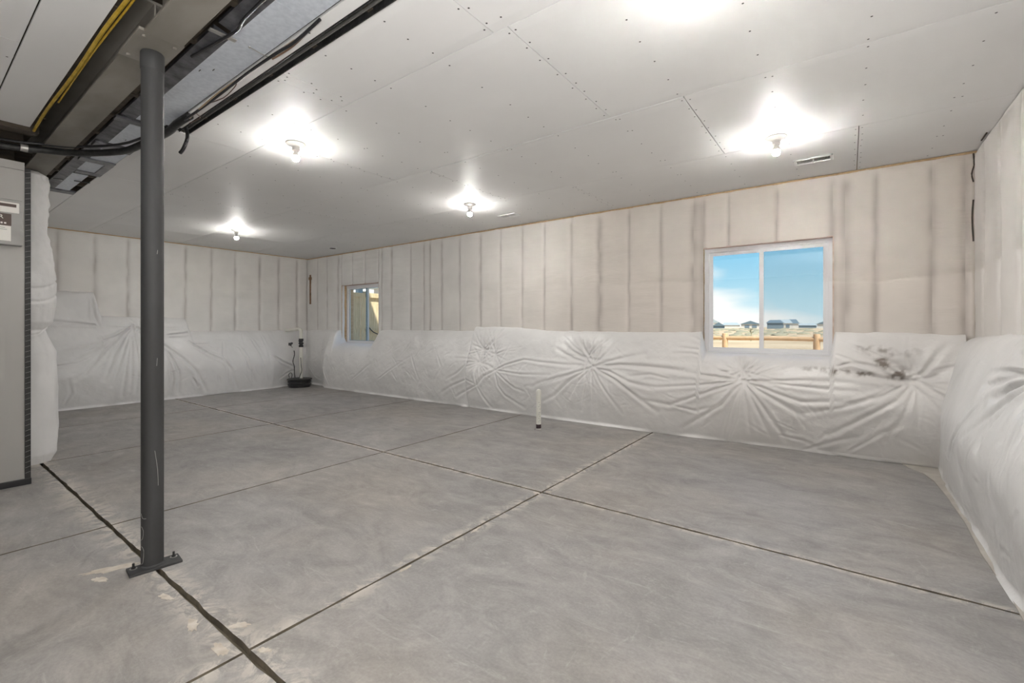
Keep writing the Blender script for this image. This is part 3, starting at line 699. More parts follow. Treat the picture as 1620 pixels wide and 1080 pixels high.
blanket('wide creased white poly insulation blanket pinched in stars under the large window', 'insulation_blanket', fb, -4.69, .80, zc,
        L1((-4.7, .20), (-1.8, .18), (-.7, .09), (.8, .05)), L1((-4.7, .30), (-1.8, .30), (-.7, .26), (.8, .24)),
        L1((-4.7, .005), (W1[0] - .02, .005), (W1[0] + .02, -.06), (W1[1] - .02, -.06), (W1[1] + .02, .005), (.8, .005)),
        BC, [(-4.45, .88, .06, .12), (-4.20, .82, .05, .12), (-4.45, .70, .05, .10), (-2.72, .83, .09, .17), (-.90, .76, .08, .18), (.40, .76, .11, .17)], 33, extra=90, dirt=dirt, warm=lambda s: .04 + .22 * sstep(-3.5, -.8, s), loc=(-2, 5.2, 0))  # warm gradient paints warm light into the blanket colour towards the large window
zl = L1((.2, 1.77), (1.88, 1.77), (1.96, 1.40), (3.10, 1.38), (3.17, 1.145), (5.4, 1.15))
blanket('tall stepped white poly insulation blanket along the far left wall', 'insulation_blanket', flf, .95, 5.42, zl,
        L1((.9, .38), (4.5, .36), (4.9, .22), (5.42, .05)), L1((.9, .46), (4.5, .44), (4.9, .30), (5.42, .09)), L1((.9, .01), (5.4, .01)),
        [(p, d * 1.9, w * 1.25) for p, d, w in LC], [(2.42, 1.22, .05, .14)], 45, extra=80, loc=(-9.4, 3.1, 0))
zr_ = L1((-4.5, 1.18), (3.0, 1.20), (4.0, 1.19), (5.2, 1.15), (5.44, 1.14))
blanket('bulging glossy white poly insulation blanket on the near right wall', 'insulation_blanket', fr, -2.5, 5.40, zr_,
        L1((-4.5, .27), (5.0, .26), (5.4, .24)), L1((-4.5, .36), (4.6, .33), (5.4, .24)), L1((-4.5, .01), (5.4, .01)),
        [(p, d * 1.35, w) for p, d, w in RC], [(3.09, 1.02, .06, .17), (1.2, .9, .08, .2)], 57, res=.012, extra=110, warm=lambda s: .03 + 0 * s, loc=(.75, 1.5, 0))
# ================================================================== WINDOWS
def window(n, W, yf, deep):
    x0, x1, z0, z1 = W
    root = struct(box('window_%d' % n, 'vinyl', None, x0, x1, yf + .02, yf + .075, z0 - .012, z0 + .030, bev=.003))
    for nm, a in (('window_frame', (x0, x1, yf + .02, yf + .075, z1 - .045, z1)), ('window_frame', (x0, x0 + .04, yf + .022, yf + .075, z0 + .0305, z1 - .0455)), ('window_frame', (x1 - .04, x1, yf + .022, yf + .075, z0 + .0305, z1 - .0455))):
        box(nm, 'vinyl', root, *a, bev=.003)
    xm = x0 + .475 * (x1 - x0) if n == 1 else x0 + .56 * (x1 - x0)
    # left sash (outer track), right sash (inner track)
    def sash(a, b, y, gm):
        s_ = MB(); w = .032
        s_.box(a, b, y, y + .022, z0 + .031, z0 + .028 + w); s_.box(a, b, y, y + .022, z1 - .043 - w, z1 - .046)
        s_.box(a, a + w, y + .001, y + .021, z0 + .0285 + w, z1 - .0435 - w); s_.box(b - w, b, y + .001, y + .021, z0 + .0285 + w, z1 - .0435 - w)
        o = s_.build('sash', 'vinyl', root)
        g = MB(); q = .008
        for u in ((a + w, b - w, z0 + .028 + w, z0 + .028 + w + q), (a + w, b - w, z1 - .043 - w - q, z1 - .043 - w)): g.box(u[0], u[1], y - .002, y + .004, u[2], u[3])
        for u in ((a + w, a + w + q), (b - w - q, b - w)): g.box(u[0], u[1], y - .002, y + .004, z0 + .0605 + q, z1 - .0755 - q)
        g.build('glazing_bead', 'vinyl' if n == 1 else 'vinyl_gasket', o)
        box('glass_pane', 'glass', o, a + w, b - w, y + .009, y + .013, z0 + .06, z1 - .075)
        return o
    sash(x0 + .0405, xm + .018, yf + .048, 0); sash(xm - .018, x1 - .0405, yf + .024, 0)
    if n == 1: box('insect_mesh', 'mesh', root, xm + .01, x1 - .04, yf + .078, yf + .0785, z0 + .03, z1 - .04)
    if n == 2: box('meeting_rail', M['vinyl_gasket'], root, xm - .014, xm + .014, yf + .018, yf + .0235, z0 + .06, z1 - .07)
    # lining of the opening
    yb = WY + .27
    box('head_liner', noisy('liner_%d' % n, (.50, .36, .30), (.66, .52, .46), 9, .7), root, x0, x1, WY - .004, yf + .02, z1 - .004, z1 + .008)
    box('jamb_liner', noisy('jambr_%d' % n, (.52, .36, .27), (.74, .66, .60), 7, .7), root, x1 - .003, x1 + .009, WY - .004, yf + .02, z0, z1)
    m = MB()
    if n == 2:
        box('jamb_liner', 'lumber', root, x0 - .008, x0 + .004, WY - .002, yf + .02, z0, z1)
    ns, nz = 12, 60; v = np.linspace(z0, z1, nz); u = np.linspace(0, 1, ns); U, V = np.meshgrid(u, v)
    dep = (yf + .015 - WY) * (.55 + .25 * vnoise(V, V * 0, 60 + n, 6)); X = x0 + .010 + .006 * vnoise(U, V, 3, 9); Y = WY + U * dep
    grid_mesh('jamb_wrap', np.stack([X, Y, V], -1), np.zeros(U.shape + (3,)), 'poly_blanket', root)
    return root
window(1, W1, WY + .045, .05); window(2, W2, WY + .085, .1)

# ================================================================== STEEL BEAM, POST
FZ = 2.65
def ibeam(root, x0, x1, ya, yb, z):
    ym = (ya + yb) / 2
    box('bottom_flange', 'steel_beam', root, x0, x1, ya, yb, z, z + .014, bev=.002)
    box('web', 'steel_beam', root, x0, x1, ym - .004, ym + .004, z + .014, z + .195)
    box('top_flange', 'steel_beam', root, x0, x1, ya, yb, z + .195, z + .208)
b1 = empty('steel_beam', (-4.4, .78, FZ), 'grey brown steel I-beam running from the post to the wrapped wall end', 'beam', 'steel beams over the post'); ibeam(b1, -6.15, -2.80, .703, .862, FZ)
b2 = empty('steel_beam', (-1, .78, FZ), 'grey brown steel I-beam from the post towards the top edge of the photo', 'beam', 'steel beams over the post'); ibeam(b2, -2.70, RX, .710, .866, FZ - .018)
m = MB()
for (a, b) in (((-2.95, .70), (-2.99, .74)),): pass
PX, PY = -2.885, .795
post = empty('steel_post', (PX, PY, 0), 'dark grey round steel column bolted to the floor at left', 'post')
m = MB(); m.lathe([(.0475, .012), (.0475, 2.58)], (PX, PY, 0), 40); m.build('shaft', 'steel_post', post, True)
m = MB(); m.lathe([(.048, 2.54), (.0505, 2.545), (.0505, 2.625), (.046, 2.634)], (PX, PY, 0), 40); m.build('collar', 'steel_post', post, True)
m = MB(); m.lathe([(.054, .012), (.050, .016), (.0475, .020)], (PX, PY, 0), 40); m.build('weld', 'steel_post', post, True)
ang = math.radians(90 - 9)
d = Vector((math.cos(math.radians(84)), math.sin(math.radians(84)), 0)); nrm = Vector((-d.y, d.x, 0)); c0 = Vector((PX + .018, PY + .005, .006))
m = MB(); m.beam(c0 - d * .108, c0 + d * .108, .105, .013, bev=.003); bp = m.build('base_plate', M['steel_post'], post)
for sg in (-1, 1):
    q = c0 + d * .083 * sg - nrm * -.02
    m = MB(); m.lathe([(.016, .0125), (.016, .0145)], (q.x, q.y, 0), 16); w_ = m.build('washer', 'bolt', bp)
    m = MB(); m.lathe([(.0095, .0145), (.0095, .023)], (q.x, q.y, 0), 6); m.lathe([(.0052, .023), (.0052, .040)], (q.x, q.y, 0), 10); m.build('anchor_bolt', mat('anchor', (.06, .06, .06), .4, .6), bp)
m = MB(); m.box(PX - .14, PX + .19, .69, .875, FZ - .0155, FZ - .0005, bev=.002); cp = m.build('cap_plate', 'steel_beam', post)
for x in (PX - .10, PX + .15):
    for y in (.72, .845):
        m = MB(); m.lathe([(.010, FZ - .026), (.010, FZ - .0155)], (x, y, 0), 6); m.build('bolt_head', 'steel_beam', cp)
# chalk scribbles on the post foot
chalk = mat('chalk', (.42, .42, .40), .9)
def scrib(pts):
    m = MB(); m.tube([(PX + .0482 * math.cos(a), PY + .0482 * math.sin(a), z) for a, z in pts], .0009, 4, 2); m.build('chalk_mark', chalk, post)
A0 = math.atan2(-PY, -PX)
scrib([(A0 - 1.2, .285), (A0 - .95, .262), (A0 - .55, .262)])
scrib([(A0 - 1.15, .22), (A0 - .85, .20), (A0 - .95, .16), (A0 - 1.25, .15)]); scrib([(A0 - 1.1, .12), (A0 - .8, .10), (A0 - .9, .04), (A0 - 1.2, .03)])
scrib([(A0 + .42, 1.07), (A0 + .36, 1.03)]); scrib([(A0 + .45, 1.62), (A0 + .40, 1.60)]); scrib([(A0 + .2, .60), (A0 + .45, .50), (A0 + .5, .42)])

# ================================================================== WALL END WRAPPED IN POLY
def wrap():
    nz, nu = 320, 130; zs = np.linspace(0, 2.64, nz); L = []
    r = .13; x1 = -5.86; ya, yb = .50, .86
    base = []
    for k in range(nu):
        t = k / (nu - 1)
        if t < .25: base.append((x1 - 3.7 + (3.7 - r) * (t / .25), yb, 0, 1))
        elif t < .85:
            a = math.pi / 2 - (t - .25) / .6 * math.pi
            cy = (ya + yb) / 2; hw = (yb - ya) / 2
            sx = abs(math.cos(a)) ** .7; sy = math.copysign(abs(math.sin(a)) ** .7, math.sin(a)); base.append((x1 - r + r * sx, cy + hw * sy, math.cos(a), math.sin(a)))
        else: base.append((x1 - r - 1.0 * (t - .85) / .15, ya, 0, -1))
    B = np.array(base); Z = zs[:, None] * np.ones(nu)[None]; U = np.linspace(0, 1, nu)[None] * np.ones(nz)[:, None]
    off = np.interp(zs, [0, .08, .3, 1.0, 1.14, 1.20, 1.27, 1.45, 1.62, 1.75, 1.98, 2.12, 2.3, 2.5, 2.6, 2.64], [.02, .055, .065, .055, .0, -.015, .03, .055, .055, .04, .01, -.015, .0, .01, -.005, -.07])[:, None]
    ring = .016 * vnoise(Z + .05 * U, U, 5, 22) * sstep(1.6, 1.95, Z) + .008 * vnoise(Z, U * 1, 6, 9) + .006 * vnoise(U * 3, Z, 7, 12)
    ring = ring + .014 * vnoise(U * 9, Z * 1.5, 9, 2) * sstep(1.9, 1.3, Z)
    for c in (1.20, 1.62, 1.50): ring = ring - .012 * np.exp(-((Z - c - .05 * np.sin(U * 9)) / .012) ** 2)
    o = off + ring
    co = np.stack([B[None, :, 0] + B[None, :, 2] * o, B[None, :, 1] + B[None, :, 3] * o, Z], -1)
    return co
we = struct(box('wall_inner', 'lumber', None, -9.55, -6.0, .56, .80, 0, 2.64))
cw = wrap(); o = grid_mesh('poly_cover', cw, np.zeros(cw.shape[:2] + (3,)), 'poly_blanket', we)

# ================================================================== SHEET METAL PLENUM AT THE LEFT EDGE
pl = empty('air_handler_cabinet', (-5.4, .2, 0), 'tall grey sheet metal air cabinet at the left edge with black taped corner', 'cabinet')
ns_, nz_ = 60, 160; yy = np.linspace(-.55, .612, ns_); zz = np.linspace(.045, 2.50, nz_); Yg, Zg = np.meshgrid(yy, zz)
dent = .010 * vnoise(Yg * 1.2, Zg * .6, 12, 3) - .010 * np.exp(-((Yg - .46 - .04 * np.sin(Zg * 2)) / .03) ** 2) * sstep(.7, 1.0, Zg) * (1 - sstep(1.75, 1.85, Zg))
o = grid_mesh('front_panel', np.stack([-5.165 + dent, Yg, Zg], -1), np.zeros(Yg.shape + (3,)), 'duct', pl)
box('cabinet_body', 'duct', pl, -5.80, -5.185, -.55, .612, .045, 2.50)
box('black_base', 'rubber', pl, -5.79, -5.15, -.56, .648, 0, .048, bev=.004)
m = MB(); m.box(-5.74, -5.158, .612, .645, .048, 2.46); tp = m.build('corner_tape', 'black', pl)
m = MB()
for k in range(58):
    z = .09 + k * .041
    m.beam((-5.1565, .615, z), (-5.1565, .643, z + .010), .0012, .0018, up=(1, 0, 0))
tag(m.build('tape_stitch', mat('stitch', (.45, .44, .42), .6), tp), kind='stuff')
m = MB(); m.box(-5.165, -5.155, -.55, .60, 2.20, 2.215); m.box(-5.165, -5.150, -.55, .61, 2.44, 2.50); m.build('seam_flange', 'duct', pl)
bx = empty('control_box', (-5.10, .45, 1.98), 'small grey metal control box with a white and brown label on the cabinet', 'control box')
box('box_body', 'duct_box', bx, -5.152, -5.07, .25, .592, 1.845, 2.11, bev=.006)
box('box_cover', 'label', bx, -5.152, -5.064, .25, .573, 2.085, 2.163, bev=.006)
box('black_band', 'brown_label', bx, -5.064, -5.0625, .25, .557, 2.128, 2.150)
lb = box('paper_label', 'label', bx, -5.070, -5.0685, .25, .530, 1.872, 1.985)
box('brown_label', 'brown_label', bx, -5.070, -5.0680, .25, .532, 1.985, 2.075)
def text(s, size, loc, rot, m_, parent, name='lettering', ext=.0006, bold=False):
    cu = bpy.data.curves.new(name, 'FONT'); cu.body = s; cu.size = size; cu.extrude = ext; cu.align_x = 'RIGHT'; cu.resolution_u = 2
    t = bpy.data.objects.new(name, cu); COL.objects.link(t)
    dg = bpy.context.evaluated_depsgraph_get(); me = bpy.data.meshes.new_from_object(t.evaluated_get(dg)); bpy.data.objects.remove(t)
    me.transform(Matrix.Translation(loc) @ Matrix.Rotation(rot[2], 4, 'Z') @ Matrix.Rotation(rot[0], 4, 'X'))
    if parent: me.transform(Matrix.Translation(-wloc(parent)))
    me.materials.clear(); me.materials.append(M[m_] if isinstance(m_, str) else m_); return link(bpy.data.objects.new(name, me), parent)
text('ER', .042, Vector((-5.0675, .492, 2.036)), (math.pi / 2, 0, math.pi / 2), 'label', bx)
m = MB()
for k in range(6): m.box(-5.0678, -5.0665, .405 + k * .018, .405 + k * .018 + .011, 1.998, 2.010)
m.build('small_print', 'label', bx)
m = MB(); m.box(-5.0683, -5.0675, .25, .51, 1.955, 1.958); m.box(-5.0683, -5.0675, .25, .50, 1.968, 1.971); m.build('ruled_line', 'print', bx)

# framing and dark recess above the cabinet
rim = struct(box('trim_3', 'dark_wood', None, -5.02, -4.93, -4.6, .66, CZ - .03, CZ + .25))
box('joist_header', 'dark_wood', ceiling, -4.98, RX, .616, .655, CZ + .02, CZ + .25)
box('joist_header', 'dark_wood', ceiling, -6.4, RX, .905, .94, CZ + .02, CZ + .25)
hd = empty('round_duct', (-5.6, .2, 2.62), 'short pale round duct stub above the metal cabinet', 'duct')
m = MB(); m.lathe([(.11, -6.0), (.11, -5.28), (.113, -5.27), (.11, -5.26)], (0, .30, 2.64), 24, 'x'); m.build('duct_pipe', 'galv', hd, True)

# ================================================================== SHEET METAL PANNING BESIDE THE BEAM
gd = empty('joist_pan', (-4, 1.1, CZ), 'blue grey sheet metal pan on the ceiling beside the steel beam', 'duct')
Z0 = CZ - .002
for a, b in ((-6.83, -6.02), (-5.93, -5.48), (-5.38, -4.98), (-4.80, -4.22), (-4.10, -2.1), (-2.098, RX)):
    yr = 1.145 if a < -6.5 else 1.207
    m = MB(); m.box(a, b, 1.022, yr, Z0 - .004, Z0, bev=.001); m.build('pan_sheet', 'galv', gd)
m = MB()
for a, b in ((-6.95, -2.56), (-2.50, RX)):
    m.faces([(a, .955, Z0 + .012), (b, .955, Z0 + .012), (b, 1.03, Z0 - .006), (a, 1.03, Z0 - .006), (a, .955, Z0 + .03), (b, .955, Z0 + .03), (b, 1.03, Z0 + .01), (a, 1.03, Z0 + .01)],
            [(0, 1, 2, 3), (4, 5, 6, 7), (0, 4, 5, 1), (3, 2, 6, 7), (0, 3, 7, 4), (1, 2, 6, 5)])
m.build('foil_edge', 'foil', gd)
for (a, b, y0, y1) in ((-6.97, -6.84, .985, 1.20), (-5.47, -5.37, .97, 1.21), (-5.94, -5.85, 1.03, 1.215), (-4.97, -4.83, .96, 1.21), (-4.20, -4.13, .93, 1.20)):
    m = MB(); m.box(a, b, y0, y1, Z0 - .016, Z0 + .004, bev=.003); m.build('cross_brace', 'foil', gd)
m = MB(); m.box(-5.86, -5.46, 1.155, 1.215, Z0 - .014, Z0 + .002, bev=.004); m.build('side_brace', 'foil', gd)
for (x, y0, y1) in ((-6.36, .95, 1.015), (-6.30, 1.09, 1.205)):
    m = MB(); m.tube([(x, y0, Z0 - .012), (x + .03, y1, Z0 - .012)], .005, 6, 0); m.build('wire_hanger', 'steel_post', gd)
m = MB(); m.box(-2.566, -2.536, .931, 1.055, Z0 - .013, Z0 - .007, bev=.001); m.build('metal_clip', 'bolt', gd)
m = MB(); m.tube([(-2.553, 1.123, Z0 - .006), (-2.558, 1.18, Z0 - .010), (-2.564, 1.227, Z0 - .006)], .0025, 6); m.lathe([(.007, Z0 - .010), (.007, Z0 - .004)], (-2.553, 1.123, 0), 8); m.build('wire_pin', 'bolt', gd)
for (u, v) in ((-2.95, 1.10), (-3.02, 1.055), (-4.62, 1.10)):
    m = MB(); m.box(u - .012, u + .012, v - .0015, v + .0015, Z0 - .007, Z0 - .003); m.build('staple', 'screw', gd)

# steel channel in the gap between the ripped strip and the ceiling sheets
ch = empty('steel_channel', (-1.6, 1.33, CZ), 'long black steel channel line between two ceiling sheets', 'channel')
box('channel_web', 'black', ch, -4.1, RX, 1.292, 1.357, CZ + .020, CZ + .026)
box('channel_lip', mat('lip', (.30, .29, .27), .4, .5), ch, -4.1, RX, 1.3215, 1.3245, CZ - .002, CZ + .020)
box('channel_lip', 'black', ch, -4.1, RX, 1.350, 1.3555, CZ - .010, CZ + .022)
box('channel_lip', 'black', ch, -4.1, RX, 1.293, 1.299, CZ - .006, CZ + .022)

# ================================================================== CABLES, HOSES, WIRES
def thing1(name, label, cat, mb, m_, group=None, smooth=True):
    o = mb.build(name, m_, None, smooth); return tag(o, label, cat, group)
m = MB(); hz = 2.612
m.tube([(-5.05, .15, 2.575), (-5.10, .488, 2.585), (-5.08, .70, hz), (-4.96, .88, hz + .004), (-4.66, 1.08, hz + .01), (-4.40, 1.15, hz + .03), (-4.05, 1.20, 2.655), (-3.85, 1.205, 2.675), (-3.70, 1.232, 2.70)], .026, 12)
thing1('black_hose', 'thick black hose passing under the steel beam from the metal cabinet', 'hose', m, 'black')
m = MB(); m.tube([(-5.03, .12, 2.612), (-5.07, .47, 2.622), (-5.05, .69, hz + .036), (-4.93, .87, hz + .045), (-4.62, 1.06, hz + .05), (-4.3, 1.14, hz + .06), (-4.0, 1.19, 2.69)], .010, 8)
thing1('black_cable', 'thin black cable lying on top of the thick black hose', 'cable', m, 'rubber')
m = MB(); m.lathe([(.030, -.02), (.030, .02)], (-5.09, .60, hz - .012), 12, 'y'); thing1('hose_clamp', 'pale clamp round the black hose beside the beam', 'clamp', m, 'bolt')
m = MB(); m.tube([(-3.98, 1.30, 2.712), (-3.955, 1.302, 2.66), (-3.935, 1.29, 2.60), (-3.955, 1.275, 2.54), (-3.985, 1.265, 2.515)], .0125, 8)
thing1('cable_end', 'loose black cable end hanging from the ceiling beside the post', 'cable', m, 'rubber')
m = MB(); m.tube([(-4.0, 1.235, 2.69), (-3.75, 1.215, 2.675), (-3.45, 1.223, 2.685), (-3.1, 1.222, 2.69), (-2.8, 1.219, 2.695), (-2.5, 1.226, 2.70), (-2.3, 1.234, 2.70), (-2.05, 1.222, 2.708)], .008, 7)
thing1('dark_wire', 'dark grey wire running along the edge of the blue grey pan', 'wire', m, 'rubber')
m = MB(); m.tube([(-4.0, 1.245, 2.685), (-3.8, 1.236, 2.685), (-3.6, 1.222, 2.68), (-3.2, 1.214, 2.694), (-2.9, 1.221, 2.70), (-2.6, 1.228, 2.705), (-2.3, 1.232, 2.705)], .0055, 6)
thing1('tan_wire', 'tan wire twisted along the dark wire at the pan edge', 'wire', m, 'tan_wire')
m = MB(); m.tube([(-3.85, 1.28, 2.705), (-3.68, 1.288, 2.70), (-3.60, 1.236, 2.70), (-3.45, 1.236, 2.705), (-3.25, 1.268, 2.705), (-3.05, 1.25, 2.70), (-2.98, 1.236, 2.70)], .003, 6)
thing1('thin_wire', 'thin brown wire wriggling across the narrow gypsum strip', 'wire', m, mat('brown_wire', (.12, .07, .05), .5))
m = MB(); m.tube([(-2.55, 1.24, 2.70), (-2.42, 1.252, 2.705), (-2.30, 1.25, 2.708), (-2.08, 1.226, 2.71)], .0045, 6)
thing1('looped_wire', 'short brown looped wire near the wire pin', 'wire', m, mat('brown_wire2', (.20, .12, .08), .5))
m = MB(); m.tube([(-4.95, .632, 2.70), (-4.4, .626, 2.708), (-3.6, .632, 2.706), (-3.0, .628, 2.712), (-2.4, .633, 2.706), (-1.6, .629, 2.710), (RX - .01, .632, 2.708)], .009, 8)
thing1('yellow_cable', 'yellow cable running along the ceiling edge beside the beam', 'cable', m, 'yellow')
m = MB(); m.tube([(-4.2, .652, 2.71), (-3.3, .646, 2.715), (-2.5, .652, 2.712), (-1.8, .647, 2.716), (RX - .01, .65, 2.71)], .005, 8)
thing1('yellow_wire', 'thinner yellow wire alongside the yellow cable', 'wire', m, 'yellow')
m = MB(); m.tube([(RX - .02, .988, 2.70), (-.8, .982, 2.70), (-1.9, .985, 2.695), (-2.3, .99, 2.690), (-2.42, 1.012, 2.694), (-2.6, 1.0, 2.698), (-2.9, .975, 2.71)], .008, 8)
thing1('black_wire', 'black wire curling out of the dark gap above the post', 'wire', m, 'rubber')

# ================================================================== CEILING LIGHTS AND REGISTERS
def lamp(x, y, label, gp='bare bulb ceiling lights'):
    r = empty('ceiling_light', (x, y, CZ), label, 'light', gp)
    m = MB(); m.lathe([(.074, CZ - .001), (.074, CZ - .006), (.070, CZ - .009), (.040, CZ - .022), (.030, CZ - .028), (.027, CZ - .050), (.0285, CZ - .052), (.0285, CZ - .058), (.024, CZ - .060)], (x, y, 0), 32)
    h = m.build('lamp_holder', 'porcelain', r, True)
    m = MB(); m.lathe([(.0745, CZ - .0002), (.0765, CZ - .0030), (.0745, CZ - .0055)], (x, y, 0), 32); m.build('base_ring', mat('gasket', (.45, .42, .38), .7) if 'gk' not in M else M['gk'], r, True)  # thin grey brown ring round the foot of the lamp holder
    m = MB(); m.lathe([(.013, CZ - .058), (.014, CZ - .072), (.018, CZ - .082), (.0262, CZ - .093), (.0288, CZ - .1025)], (x, y, 0), 24); m.build('bulb_neck', 'porcelain', r, True)
    m = MB(); m.lathe([(.0286, CZ - .102), (.0300, CZ - .112), (.0285, CZ - .126), (.022, CZ - .138), (.010, CZ - .144)], (x, y, 0), 24); m.build('bulb', 'bulb', r, True)
lamp(-3.618, 1.947, 'bare bulb ceiling light nearest the post')
lamp(-.46, 4.12, 'bare bulb ceiling light above the large window, beside the register')
lamp(-3.71, 4.167, 'bare bulb ceiling light in the middle, near the far ceiling register')
lamp(-7.60, 3.15, 'bare bulb ceiling light farthest away, near the left wall')
lamp(-.46, 1.95, 'bare bulb ceiling light above the camera, out of the frame')
def register(x, y, label, sx=.145, sy=.072, nsl=11):
    r = empty('ceiling_register', (x, y, CZ), label, 'register', 'ceiling air registers')
    m = MB(); z = CZ
    m.box(x - sx, x + sx, y - sy, y - sy + .016, z - .013, z - .0003, bev=.002); m.box(x - sx, x + sx, y + sy - .016, y + sy, z - .013, z - .0003, bev=.002)
    m.box(x - sx, x - sx + .022, y - sy, y + sy, z - .013, z - .0003, bev=.002); m.box(x + sx - .022, x + sx, y - sy, y + sy, z - .013, z - .0003, bev=.002)
    m.box(x - .006, x + .006, y - sy, y + sy, z - .011, z - .0003); m.build('register_frame', 'white_metal', r)
    box('duct_opening', 'slot', r, x - sx + .02, x + sx - .02, y - sy + .014, y + sy - .014, z - .0012, z - .0004)
    for sg in (-1, 1):
        for k in range(nsl):
            xx = x + sg * (.010 + (sx - .034) * (k + .5) / nsl)
            m = MB(); hw = .0012
            m.faces([(xx - hw, y - sy + .014, z - .001), (xx - hw, y + sy - .014, z - .001), (xx + hw - sg * .003, y + sy - .014, z - .0105), (xx + hw - sg * .003, y - sy + .014, z - .0105),
                     (xx - hw + .001, y - sy + .014, z - .001), (xx - hw + .001, y + sy - .014, z - .001), (xx + hw - sg * .003 + .001, y + sy - .014, z - .0105), (xx + hw - sg * .003 + .001, y - sy + .014, z - .0105)],
                    [(0, 1, 2, 3), (7, 6, 5, 4), (0, 4, 5, 1), (3, 2, 6, 7), (0, 3, 7, 4), (1, 5, 6, 2)])
            m.build('louver', 'white_metal', r)
register(-.255, 4.86, 'white slotted ceiling register above the large window')
register(-3.65, 4.88, 'white ceiling register beside the middle bulb')
dk = empty('round_grille', (-7.85, 4.94, CZ), 'small dark round grille on the ceiling near the far corner', 'grille')
m = MB(); m.lathe([(.075, CZ - .0004), (.075, CZ - .006), (.062, CZ - .009)], (-7.85, 4.94, 0), 20); m.build('cap_ring', 'white_metal', dk, True)
m = MB(); m.lathe([(.055, CZ - .009), (.055, CZ - .012)], (-7.85, 4.94, 0), 20); m.build('cap_grille', 'slot', dk)

# ================================================================== STANDPIPE IN THE FLOOR
px, py = -2.985, 4.585
sp = empty('standpipe', (px, py, 0), 'short white plastic pipe stub standing out of the floor', 'pipe')
m = MB(); m.lathe([(.0285, .0), (.0285, .36), (.0265, .37), (.0265, .375)], (px, py, 0), 24); m.build('pipe_body', 'pvc', sp, True)
m = MB(); m.lathe([(.0300, .36), (.0305, .365), (.0305, .445), (.028, .468), (.018, .480), (.006, .484)], (px, py, 0), 24); m.build('pipe_cap', 'pvc', sp, True)
m = MB(); m.lathe([(.0308, .018), (.0308, .066)], (px, py, 0), 24); m.build('dark_band', mat('primer', (.045, .025, .03), .5), sp, True)
m = MB(); m.lathe([(.055, .0005), (.05, .006), (.03, .010)], (px, py, 0), 24); m.build('grout_collar', 'concrete', sp, True)
m = MB()
for k, z in enumerate((.10, .115, .14, .165, .185, .21, .205, .25, .28, .30, .33)):
    a = math.atan2(-py, -px) + (.5 if k % 2 else .1)
    x = px + .0287 * math.cos(a); y = py + .0287 * math.sin(a); m.beam((x - .004, y - .003, z), (x + .004, y + .003, z), .002, .005)
tag(m.build('printed_mark', 'print', sp), kind='stuff')

# ================================================================== SUMP PIT WITH PUMP PIPE IN THE FAR CORNER
cx, cy = -9.05, 4.95
sm = empty('sump_basin', (cx, cy, 0), 'black ribbed plastic sump basin in the far corner', 'basin')
m = MB(); m.lathe([(.205, 0), (.205, .035), (.222, .042), (.222, .062), (.205, .068), (.205, .098), (.222, .105), (.222, .125), (.205, .131), (.205, .148)], (cx, cy, 0), 36); m.build('basin_wall', 'rubber', sm, True)
m = MB(); m.lathe([(.205, .148), (.236, .150), (.236, .166), (.225, .172)], (cx, cy, 0), 36); m.build('basin_lid', 'black', sm, True)
qx, qy = cx - .0, cy + .03
dp = empty('discharge_pipe', (qx, qy, .18), 'white discharge pipe rising from the black sump basin to an elbow', 'pipe')
m = MB(); m.lathe([(.033, .165), (.033, .82)], (qx, qy, 0), 16); m.lathe([(.033, .98), (.033, 1.10)], (qx, qy, 0), 16); m.build('riser', 'pvc', dp, True)
m = MB(); m.lathe([(.044, .81), (.044, .85), (.035, .855), (.035, .87), (.048, .875), (.048, .90), (.034, .905), (.034, .93), (.046, .94), (.046, .985)], (qx, qy, 0), 16); m.build('check_valve', 'rubber', dp, True)
m = MB(); m.beam((qx + .03, qy - .02, .87), (qx - .02, qy - .03, .95), .02, .03); m.build('valve_lever', 'rubber', dp)
m = MB(); m.tube([(qx, qy, 1.09), (qx, qy, 1.14), (qx - .01, qy - .01, 1.165), (qx - .05, qy - .03, 1.18), (qx - .18, qy - .10, 1.165), (qx - .30, qy - .16, 1.155)], .036, 12); m.build('elbow', 'pvc', dp, True)
fl_ = empty('float_switch', (qx - .13, qy - .12, .87), 'small black float switch beside the white discharge pipe', 'switch')
m = MB(); m.box(qx - .20, qx - .12, qy - .16, qy - .13, .84, .90, bev=.006); m.box(qx - .11, qx - .08, qy - .16, qy - .13, .87, .91, bev=.004); m.build('switch_body', 'rubber', fl_)
m = MB(); m.tube([(qx - .16, qy - .14, .84), (qx - .12, qy - .13, .82), (qx - .10, qy - .13, .80)], .005, 6); m.build('switch_lead', 'rubber', fl_)
m = MB(); m.tube([(qx - .09, qy - .10, .74), (qx - .07, qy - .10, .66), (qx - .13, qy - .10, .52), (qx - .08, qy - .10, .42), (qx - .07, qy - .10, .28), (qx - .09, qy - .08, .19)], .008, 7)
thing1('pump_cord', 'black pump cord hanging left of the white discharge pipe', 'cord', m, 'rubber', 'black cords at the sump basin')
m = MB(); m.tube([(qx + .06, qy - .04, .60), (qx + .09, qy - .05, .45), (qx + .15, qy - .07, .34), (qx + .09, qy - .07, .24), (qx + .04, qy - .06, .19)], .007, 7)
thing1('power_cord', 'black cord bending right of the white discharge pipe', 'cord', m, 'rubber', 'black cords at the sump basin')
m = MB(); m.tube([(qx - .15, qy - .16, .19), (qx - .19, qy - .16, .25), (qx - .12, qy - .15, .29), (qx - .05, qy - .16, .25), (qx - .08, qy - .16, .19)], .006, 7)
thing1('coiled_cord', 'small black loop of cord lying on the sump basin lid', 'cord', m, 'rubber', 'black cords at the sump basin')

